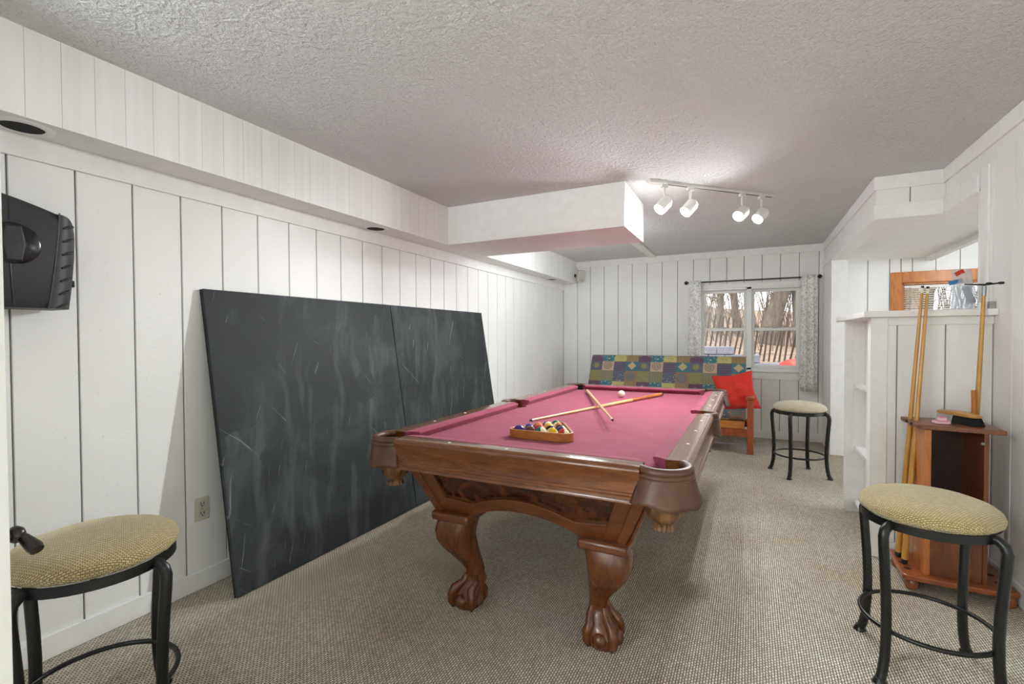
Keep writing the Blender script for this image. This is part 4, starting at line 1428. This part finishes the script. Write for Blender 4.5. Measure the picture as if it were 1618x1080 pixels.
    prof = lambda s_: 0.62 + 0.38 * math.sqrt(max(0, 1 - abs(s_) ** 6))
    rings = []
    for i in range(13):
        s_ = -1 + 2 * i / 12
        hw = 0.031 * prof(s_); top_z = 0.056 + 0.006 * math.cos(s_ * 2.0)
        rings.append([(s_ * L, -hw, 0.040), (s_ * L, hw, 0.040), (s_ * L, hw, top_z - 0.006), (s_ * L, hw * 0.5, top_z), (s_ * L, -hw * 0.5, top_z), (s_ * L, -hw, top_z - 0.006)])
    m.loft(rings); m.build('back', 'brush_wood', Bq, smooth=40, bevel=0.002)
    MB().loft([[(-L * 0.1, -0.030, 0), (L * 1.02, -0.030, 0), (L * 1.02, 0.030, 0), (-L * 0.1, 0.030, 0)], [(-L * 0.1, -0.020, 0.040), (L * 0.92, -0.020, 0.040), (L * 0.92, 0.020, 0.040), (-L * 0.1, 0.020, 0.040)]]).build('bristles', 'bristle_black', Bq)
    MB().loft([[(-L * 0.98, -0.028, 0), (-L * 0.1, -0.028, 0), (-L * 0.1, 0.028, 0), (-L * 0.98, 0.028, 0)], [(-L * 0.92, -0.020, 0.040), (-L * 0.1, -0.020, 0.040), (-L * 0.1, 0.020, 0.040), (-L * 0.92, 0.020, 0.040)]]).build('bristles', 'bristle_white', Bq)
    # chalk boxes
    c = thing('chalk_box', 'flat pink chalk box lying on the cue rack', 'chalk', (0.868, 3.075, zt), 0.2)
    MB().box((-0.028, -0.022, 0), (0.028, 0.022, 0.018)).build('box', 'chalk_pink', c, bevel=0.002)
    MB().box((-0.0285, -0.0225, 0.004), (0.0285, 0.0225, 0.013)).build('paper_band', 'chalk_label', c)
    c = thing('chalk_cube', 'small pink chalk cube on top of the flat chalk box', 'chalk', (0.872, 3.077, zt + 0.018), 0.35)
    MB().box((-0.012, -0.012, 0), (0.012, 0.012, 0.019)).build('cube', 'chalk_pink', c, bevel=0.002)
    MB().box((-0.0125, -0.0125, 0.0), (0.0125, 0.0125, 0.012)).build('paper_band', 'chalk_label', c)


cue_rack()


def cap_items():
    z = 1.410
    # clear bag
    B = thing('plastic_bag', 'clear plastic bag of small parts standing on the half wall', 'bag', (1.085, 3.52, z))
    def bag(u, v):
        a = 2 * PI * u
        w_ = 0.052 * (1 - 0.25 * v) * (1 + 0.10 * math.sin(3 * a + 4 * v) + 0.05 * math.sin(7 * a - 9 * v))
        d = 0.035 * (1 - 0.75 * v ** 2) * (1 + 0.10 * math.sin(2 * a + 5 * v))
        return Vector((math.cos(a) * w_ - 0.010 * v, math.sin(a) * d, 0.001 + v * 0.235))
    m = MB(); m.grid(bag, 36, 16)
    m.build('pouch', 'clear_bag', B, smooth=60)
    R = Matrix.Rotation(math.radians(-18), 3, 'Y')
    MB().obox((-0.038, -0.005, 0.165), (0.055, 0.024, 0.024), Matrix.Rotation(math.radians(-15), 3, 'Y')).build('blue_lid', 'blue_plastic', B, bevel=0.003)
    MB().obox((-0.022, -0.012, 0.215), (0.042, 0.006, 0.024), Matrix.Rotation(math.radians(-28), 3, 'Y')).build('red_tab', 'red_plastic', B, bevel=0.002)
    MB().obox((0.022, 0.0, 0.09), (0.03, 0.03, 0.10), R).build('grey_part', 'grey_steel', B, bevel=0.006)
    o = MB().box((-0.014, -0.014, 0), (0.014, 0.014, 0.034)).box((-0.0148, -0.0148, 0.027), (0.0148, 0.0148, 0.0355)).build('small_box', 'white_card', None, (1.108, 3.34, z), bevel=0.001)
    tag(o, 'tiny white carton on the half wall cap', 'box')
    o = MB().box((-0.012, -0.012, 0), (0.012, 0.012, 0.038)).box((-0.0127, -0.0127, 0.030), (0.0127, 0.0127, 0.0385)).build('small_box', 'grey_card', None, (1.137, 3.325, z), bevel=0.001)
    tag(o, 'tiny grey carton against the right wall on the half wall cap', 'box')


cap_items()


# ------------------------------------------------------------------ speakers, outlet, recessed lights
def wall_speaker():
    # black outdoor-style speaker on left wall; side profile in (x from wall, z), extruded along y with a tapered grille face
    S = thing('wall_speaker', 'black curved-back speaker mounted on the left wall', 'speaker', (XL, 0.80, 1.40))
    # local: x out of the wall, y along wall, z up
    N = 14
    y0, y1 = -0.26, 0.040
    def topz(y):
        t = (y - y0) / (y1 - y0)
        return 0.398 - 0.062 * t ** 1.7
    rings = []
    for i in range(N + 1):
        y = y0 + (y1 - y0) * i / N
        zt_ = topz(y)
        yb = y - 0.034 * max(0.0, (y - y0) / (y1 - y0)) ** 3
        rings.append([(0.015, yb, -0.018), (0.185, yb, -0.018), (0.198, yb, 0.01), (0.200, y, zt_ - 0.03), (0.185, y, zt_ - 0.004), (0.15, y, zt_), (0.015, y, zt_)])
    MB().loft(rings).build('cabinet', 'black_plastic', S, smooth=40)
    def edge(v):
        return 0.056 + 0.040 * math.sin(min(1.0, 0.25 + v * 0.65) * PI * 0.62)
    rings = []
    for i in range(8):
        w_ = i / 7
        zt_ = 0.336 - 0.030 * w_ ** 2.4
        xf = 0.197 - 0.034 * w_ ** 2.5
        yb = 0.006 + (edge(0) - 0.006) * w_; ym = 0.026 + (edge(0.55) - 0.026) * w_; yt = 0.040 + (edge(0.95) - 0.044) * w_
        yq = 0.018 + (edge(0.28) - 0.018) * w_; yu = 0.034 + (edge(0.80) - 0.034) * w_
        rings.append([(0.02, yb, -0.018), (xf, yb, -0.018), (xf, yq, 0.08), (xf, ym, 0.175), (xf, yu, 0.262), (xf, yt, zt_ - 0.004), (xf - 0.02, yt, zt_), (0.02, yt, zt_)])
    MB().loft(rings).build('front_baffle', 'black_plastic', S, smooth=40)
    for i in range(7):
        v = 0.04 + 0.14 * i; e = edge(v); z = -0.018 + v * 0.352
        MB().tube([(0.196, e - 0.046, z - 0.010), (0.192, e - 0.028, z - 0.002), (0.182, e - 0.014, z + 0.004), (0.168, e - 0.006, z + 0.007)], [0.0035, 0.0055, 0.0055, 0.0035], 8).build('rib', 'black_plastic', S)
    MB().tube([(0.1995, 0.004 + 0.036 * i / 8 + 0.004 * math.sin(PI * i / 8), -0.016 + 0.352 * i / 8) for i in range(9)], 0.0022, 6).build('seam', 'grey_plastic', S)
    MB().tube([(0.1998, -0.088, -0.014), (0.1998, -0.094, 0.130)], 0.0014, 6).build('cabinet_joint', 'black_gloss', S)
    MB().tube([(0.1998, -0.094, 0.278), (0.1998, -0.096, 0.352)], 0.0014, 6).build('cabinet_joint', 'black_gloss', S)
    MB().lathe([(0.072, 0), (0.072, 0.004), (0.066, 0.007), (0.0, 0.0075)], 36, (0.197, -0.085, 0.205), (1, 0, 0)).build('dial', 'black_gloss', S)
    MB().loft([[(0.203, -0.085 + a_, 0.205 - h_), (0.203, -0.085 - a_, 0.205 - h_), (0.203, -0.085 - a_ * 1.5, 0.205), (0.203, -0.085 - a_, 0.205 + h_), (0.203, -0.085 + a_, 0.205 + h_), (0.203, -0.085 + a_ * 1.5, 0.205)] for a_, h_ in ((0.022, 0.064),)] + [[(0.211, -0.085 + a_, 0.205 - h_), (0.211, -0.085 - a_, 0.205 - h_), (0.211, -0.085 - a_ * 1.5, 0.205), (0.211, -0.085 - a_, 0.205 + h_), (0.211, -0.085 + a_, 0.205 + h_), (0.211, -0.085 + a_ * 1.5, 0.205)] for a_, h_ in ((0.018, 0.058),)]).build('dial_bar', 'black_plastic', S, bevel=0.003)
    for z in (0.07, 0.185):
        MB().box((0.10, 0.086, z), (0.14, 0.103, z + 0.026)).build('grille_clip', 'black_gloss', S, bevel=0.003)
    MB().box((0.0, -0.05, 0.15), (0.02, 0.05, 0.28)).build('wall_bracket', 'black_plastic', S)


def corner_speaker():
    S = thing('satellite_speaker', 'small white satellite speaker in the far corner by the soffit', 'speaker', (XS + 0.075, 6.53, 2.06))
    R = Matrix.Rotation(math.radians(35), 3, 'Z') @ Matrix.Rotation(math.radians(18), 3, 'X')
    c = Vector((0.035, -0.03, 0.085))
    MB().obox(c, (0.105, 0.09, 0.155), R).build('cabinet', 'white_plastic', S, bevel=0.010)
    MB().obox(c + R @ Vector((0, -0.047, 0)), (0.090, 0.008, 0.138), R).build('grille', 'grille_cloth', S, bevel=0.004)
    MB().obox(c + R @ Vector((0.012, -0.0525, -0.052)), (0.012, 0.003, 0.010), R).build('badge', 'dark_slot', S)
    MB().tube([(-0.074, 0.03, 0.10), (-0.04, 0.015, 0.10), tuple(c + R @ Vector((0, 0.044, 0.015)))], 0.010, 8).build('bracket', 'black_plastic', S)
    MB().lathe([(0.026, 0), (0.026, 0.008), (0.012, 0.012)], 16, (-0.075, 0.03, 0.10), (1, 0, 0)).build('bracket_foot', 'black_plastic', S)


def outlet():
    O = thing('wall_outlet', 'ivory duplex electrical outlet on the left wall', 'outlet', (XL, 1.440, 0.405))
    MB().box((0, -0.036, -0.058), (0.006, 0.036, 0.058)).build('cover_plate', 'ivory_plastic', O, bevel=0.003)
    for z in (-0.024, 0.024):
        r = MB().box((0.006, -0.017, z - 0.017), (0.0085, 0.017, z + 0.017)).build('receptacle', 'grille_cloth', O, bevel=0.005)
        for y in (-0.007, 0.007):
            MB().box((0.0085, y - 0.0018, z - 0.002), (0.0092, y + 0.0018, z + 0.009)).build('slot', 'dark_slot', r)
        MB().lathe([(0.0035, 0), (0.0035, 0.0008)], 8, (0.0085, 0, z - 0.009), (1, 0, 0)).build('ground_hole', 'dark_slot', r)
    MB().lathe([(0.004, 0), (0.003, 0.0012)], 10, (0.006, 0, 0), (1, 0, 0)).build('screw', 'grey_steel', O)


def recessed():
    for y, lab in ((0.778, 'recessed can light in the soffit above the black speaker'), (2.607, 'recessed can light in the soffit above the leaning boards'), (5.96, 'recessed can light in the soffit near the far corner')):
        R = thing('recessed_light', lab, 'ceiling light', (-2.412, y, ZS), 0, 'unlit recessed cans in the soffit')
        n = 40
        ring = [(0.060, -0.001), (0.064, -0.006), (0.086, -0.005), (0.090, 0.0)]
        m = MB(); m.loft([[(r * math.cos(2 * PI * k / n), r * math.sin(2 * PI * k / n), z) for r, z in ring] for k in range(n)], cap=False, closed=True)
        m.build('trim_ring', 'trim_paint', R, smooth=50)
        MB().lathe([(0.0, -0.0022), (0.0625, -0.0022), (0.0625, -0.0004), (0.0, -0.0004)], 32).build('baffle', 'pocket_black', R)


wall_speaker(); corner_speaker(); outlet(); recessed()


# ------------------------------------------------------------------ track light
def track_light():
    a = Vector((-0.63, 3.40, ZC)); b = Vector((0.150, 4.19, ZC))
    mid = (a + b) / 2; d = (b - a).normalized(); L = (b - a).length
    T = thing('track_light', 'white ceiling track with four lit cylinder spot heads', 'track light', mid)
    R = Matrix((d, Vector((-d.y, d.x, 0)), Vector((0, 0, 1)))).transposed()
    MB().obox((0, 0, -0.010), (L, 0.036, 0.020), R).build('track_bar', 'track_white', T, bevel=0.003)
    MB().obox((0, 0, -0.0203), (L * 0.97, 0.012, 0.0012), R).build('track_slot', 'track_slot', T)
    MB().obox(d * (-L / 2 + 0.05) + Vector((0, 0, -0.012)), (0.14, 0.055, 0.024), R).build('power_feed', 'track_white', T, bevel=0.004)
    heads = [(-0.40, (-0.50, -0.50, -0.70)), (-0.20, (-0.50, -0.50, -0.70)), (0.23, (-0.42, -0.66, -0.62)), (0.40, (-0.48, -0.55, -0.68))]
    for s, dr in heads:
        dr = Vector(dr).normalized()
        p = d * (s * L)
        H = MB().obox(p + Vector((0, 0, -0.032)), (0.05, 0.026, 0.026), R).build('head_adapter', 'track_white', T, bevel=0.003)
        q = p + Vector((0, 0, -0.160))        # swivel centre
        MB().tube([p + Vector((0, 0, -0.044)), p + Vector((0, 0, -0.115)), q + Vector((0, 0, 0.018)) - dr * 0.01], 0.008, 8).build('stem', 'track_white', H)
        Rr = 0.044
        # open-mouth can: outer then inner wall
        prof = [(0.002, -0.060), (0.022, -0.056), (0.036, -0.044), (Rr, -0.022), (Rr, 0.060), (Rr - 0.003, 0.060), (Rr - 0.003, 0.030), (Rr - 0.004, -0.010), (0.02, -0.030), (0.001, -0.032)]
        MB().lathe(prof, 28, q, dr).build('can', 'white_metal', H, smooth=50)
        MB().lathe([(0.0, 0.026), (0.030, 0.026), (0.038, 0.036), (0.034, 0.044), (0.018, 0.050), (0.0, 0.051)], 24, q, dr).build('bulb', 'bulb_glow', H, smooth=70)
        ld = bpy.data.lights.new('track_lamp', 'SPOT')
        ld.energy = TRACK_W * 4; ld.color = (0.93, 0.985, 1.0); ld.shadow_soft_size = 0.028
        ld.spot_size = math.radians(158); ld.spot_blend = 1.0
        lo = bpy.data.objects.new('track_lamp', ld); COL.objects.link(lo); lo.parent = H
        lo.location = q + dr * 0.078
        lo.rotation_euler = dr.to_track_quat('-Z', 'Y').to_euler()


track_light()


def unseen_dome_lamps():  # all out of view; camera-side and nook lamps are added fill
    for x, y, pw, lab in ((-1.75, -0.55, FILL_W, 'added unseen dome fill lamp behind the camera near the open door'), (-1.75, -1.9, FILL_W, 'added unseen dome fill lamp behind the camera near the back wall'),
                          (-1.55, 4.62, BEAM_W, 'white dome ceiling lamp hidden behind the boxed beam'),
                          (2.35, 4.6, NOOK_FILL_W, 'added unseen dome fill lamp in the nook beside the added glass door')):
        T = thing('dome_lamp', lab, 'ceiling light', (x, y, ZC))
        MB().lathe([(0.0, -0.02), (0.17, -0.02), (0.175, -0.01), (0.17, 0.0), (0.0, 0.0)], 36).build('base', 'white_metal', T)
        MB().lathe([(0.001, -0.10), (0.06, -0.095), (0.11, -0.075), (0.145, -0.045), (0.155, -0.02)], 36).build('shade', 'dome_glow', T, smooth=70)
        ld = bpy.data.lights.new('unseen_dome_light', 'POINT'); ld.energy = pw; ld.shadow_soft_size = 0.16; ld.color = (0.90, 0.975, 1.0)
        lo = bpy.data.objects.new('unseen_dome_light', ld); COL.objects.link(lo); lo.parent = T
        lo.location = (0, 0, -0.28)


unseen_dome_lamps()


# ------------------------------------------------------------------ outside
def outside():
    # hillside
    def gf(u, v):
        x = -30 + 60 * u; y = 6.95 + 45 * v
        z = 0.45 if y < 8.8 else 0.45 + min(1, (y - 8.8) / 1.5) * 0.25 + max(0, y - 9.5) * 0.075
        z -= 0.10 * max(-6, min(6, x)) * min(1, max(0, (y - 8.5) / 2)) * 0.9
        return Vector((x, y, z + 0.05 * math.sin(x * 1.7 + y) * (y > 10)))
    m = MB(); m.grid(gf, 60, 50)
    struct(m.build('ground_hillside', 'leaf_litter', smooth=80), 'leaf-covered hillside beyond the window')
    struct(MB().box((-8, 6.85, 0.3), (8, 9.0, 0.47)).build('ground_patio', 'patio_grey', smooth=0), 'pale grey ground outside the window')
    # retaining wall of grey stones
    W = thing('stone_wall', 'low stepped grey stone wall outside the far window', 'wall', (0, 9.05, 0.4))
    for i in range(-9, 7):
        x = i * 0.27 + 0.02
        nrow = 5 if x < -0.35 else (4 if x < -0.12 else 3)
        for r in range(nrow):
            xx = x + (0.135 if r % 2 else 0)
            MB().box((xx, -0.12, r * 0.14), (xx + 0.262, 0.12, r * 0.14 + 0.134)).build('stone', 'stone_grey', W, bevel=0.012)
    # lath fence
    F = thing('lath_fence', 'weathered brown lath fence slanting across the slope outside', 'fence', (0, 10.0, 0.4))
    me = MB().box((-0.016, -0.006, 0), (0.016, 0.006, 0.66)).mesh('picket', 'picket_wood', 0)
    xs = [-1.9 + 0.085 * i for i in range(46)]
    rnd = random.Random(5)
    def fz(x):
        return 1.10 - 0.30 * (x + 0.85) / 0.95 - 0.4 if x < 0.1 else 0.80 - 0.02 * x - 0.4
    for x in xs:
        o = bpy.data.objects.new('picket', me); COL.objects.link(o); o.parent = F
        o.location = (x, 0, fz(x)); o.rotation_euler = (0, math.radians(9 + rnd.uniform(-3, 3)), 0)
    for h in (0.14, 0.36, 0.56):
        MB().tube([(x + h * 0.16, 0, fz(x) + h) for x in xs], 0.0035, 5).build('wire', 'wire_grey', F)
    # trees
    specs = [(-1.42, 16, 0.13, 1, 'bark_tan', 'pale bare trunk at the left edge of the far window'), (-0.95, 16.5, 0.11, 3, 'bark_grey', 'thin grey bare trunk in the middle of the left pane'),
             (-0.34, 18, 0.12, -4, 'bark_grey', 'grey bare trunk beside the window mullion in the left pane'), (0.28, 14.5, 0.22, 14, 'bark_grey', 'thick grey leaning trunk in the right pane'),
             (1.0, 19, 0.13, -3, 'bark_tan', 'thin pale upright trunk far back in the right pane'), (0.95, 15.5, 0.06, 30, 'bark_tan', 'thin pale trunk slanting across the right pane'),
             (1.36, 17.5, 0.13, 2, 'bark_tan', 'pale trunk far back close to the right curtain'), (1.14, 14.8, 0.15, 0, 'bark_grey', 'thick grey upright trunk at the right edge of the right pane'),
             (4.0, 16, 0.18, -3, 'bark_tan', 'bare trunk behind the left end of the white blind'), (4.7, 18, 0.16, 2, 'bark_grey', 'bare trunk behind the middle of the white blind'), (5.2, 15, 0.14, 4, 'bark_tan', 'bare trunk behind the blind next to the plastic bag')]
    for i, (x, y, r, lean, bk, lab) in enumerate(specs):
        T = thing('bare_tree', lab, 'tree', (x, y, 0.5), 0, 'bare trees in the woods')
        t = math.tan(math.radians(lean))
        rnd = random.Random(i + 20)
        path = [(t * z + 0.05 * math.sin(z * 1.3 + i), 0, z) for z in (-0.6, 0.3, 1.2, 2.4, 3.8, 5.5)]
        MB().tube(path, [r * 1.15, r, r * 0.95, r * 0.9, r * 0.8, r * 0.65], 12).build('trunk', bk, T, smooth=80)
        for k in range(9):
            z0 = rnd.uniform(0.5, 3.4); a = rnd.uniform(0, 2 * PI); ln = rnd.uniform(0.6, 1.7)
            p0 = Vector((t * z0, 0, z0)); dv = Vector((math.cos(a), math.sin(a) * 0.5, rnd.uniform(0.25, 1.2))).normalized()
            p1 = p0 + dv * ln * 0.5 + Vector((0, 0, rnd.uniform(-0.1, 0.1))); p2 = p0 + dv * ln + Vector((rnd.uniform(-0.2, 0.2), 0, rnd.uniform(0, 0.3)))
            MB().tube([p0, p1, p2], [0.022, 0.013, 0.005], 6).build('branch', bk, T, smooth=80)
    # undergrowth twigs: nobody could count them
    m = MB(); rnd = random.Random(99)
    for i in range(1000):
        x = rnd.uniform(-6, 9); y = rnd.uniform(12.5, 26); z = 0.4 + (y - 9.5) * 0.07
        h = rnd.uniform(0.8, 4.5); l = rnd.uniform(-0.35, 0.35) * h
        r = rnd.uniform(0.005, 0.02)
        m.tube([(x, y, z), (x + l * 0.4, y, z + h * 0.5), (x + l, y, z + h)], [r, r * 0.8, r * 0.3], 4, cap=False)
    o = m.build('undergrowth_twigs', 'twig_brown', None, (0, 0, 0), smooth=80, fix=False)
    o['kind'] = 'stuff'; tag(o, 'thicket of thin bare saplings and twigs in the woods', 'twigs')
    # red plastic sleds
    for x, y, lab in ((0.70, 8.50, 'red plastic sled lying outside the right pane'), (-0.78, 8.50, 'red plastic sled lying outside the left pane behind the futon')):
        S = thing('snow_sled', lab, 'sled', (x, y, 0.47), 0)
        m = MB(); m.lathe([(0.001, 0.10), (0.10, 0.11), (0.17, 0.16), (0.21, 0.26), (0.215, 0.268), (0.205, 0.262), (0.16, 0.175), (0.09, 0.125), (0.001, 0.118)], 32)
        o = m.build('shell', 'red_plastic', S, smooth=60); o.rotation_euler = (math.radians(-58), 0, 0); o.scale = (1.5, 1, 1); o.location = (0, -0.05, 0.13)
        MB().tube([(-0.08, -0.12, 0.30), (-0.05, -0.17, 0.30), (0.05, -0.17, 0.30), (0.08, -0.12, 0.30)], 0.006, 6).build('rope', 'white_plastic', S)


outside()
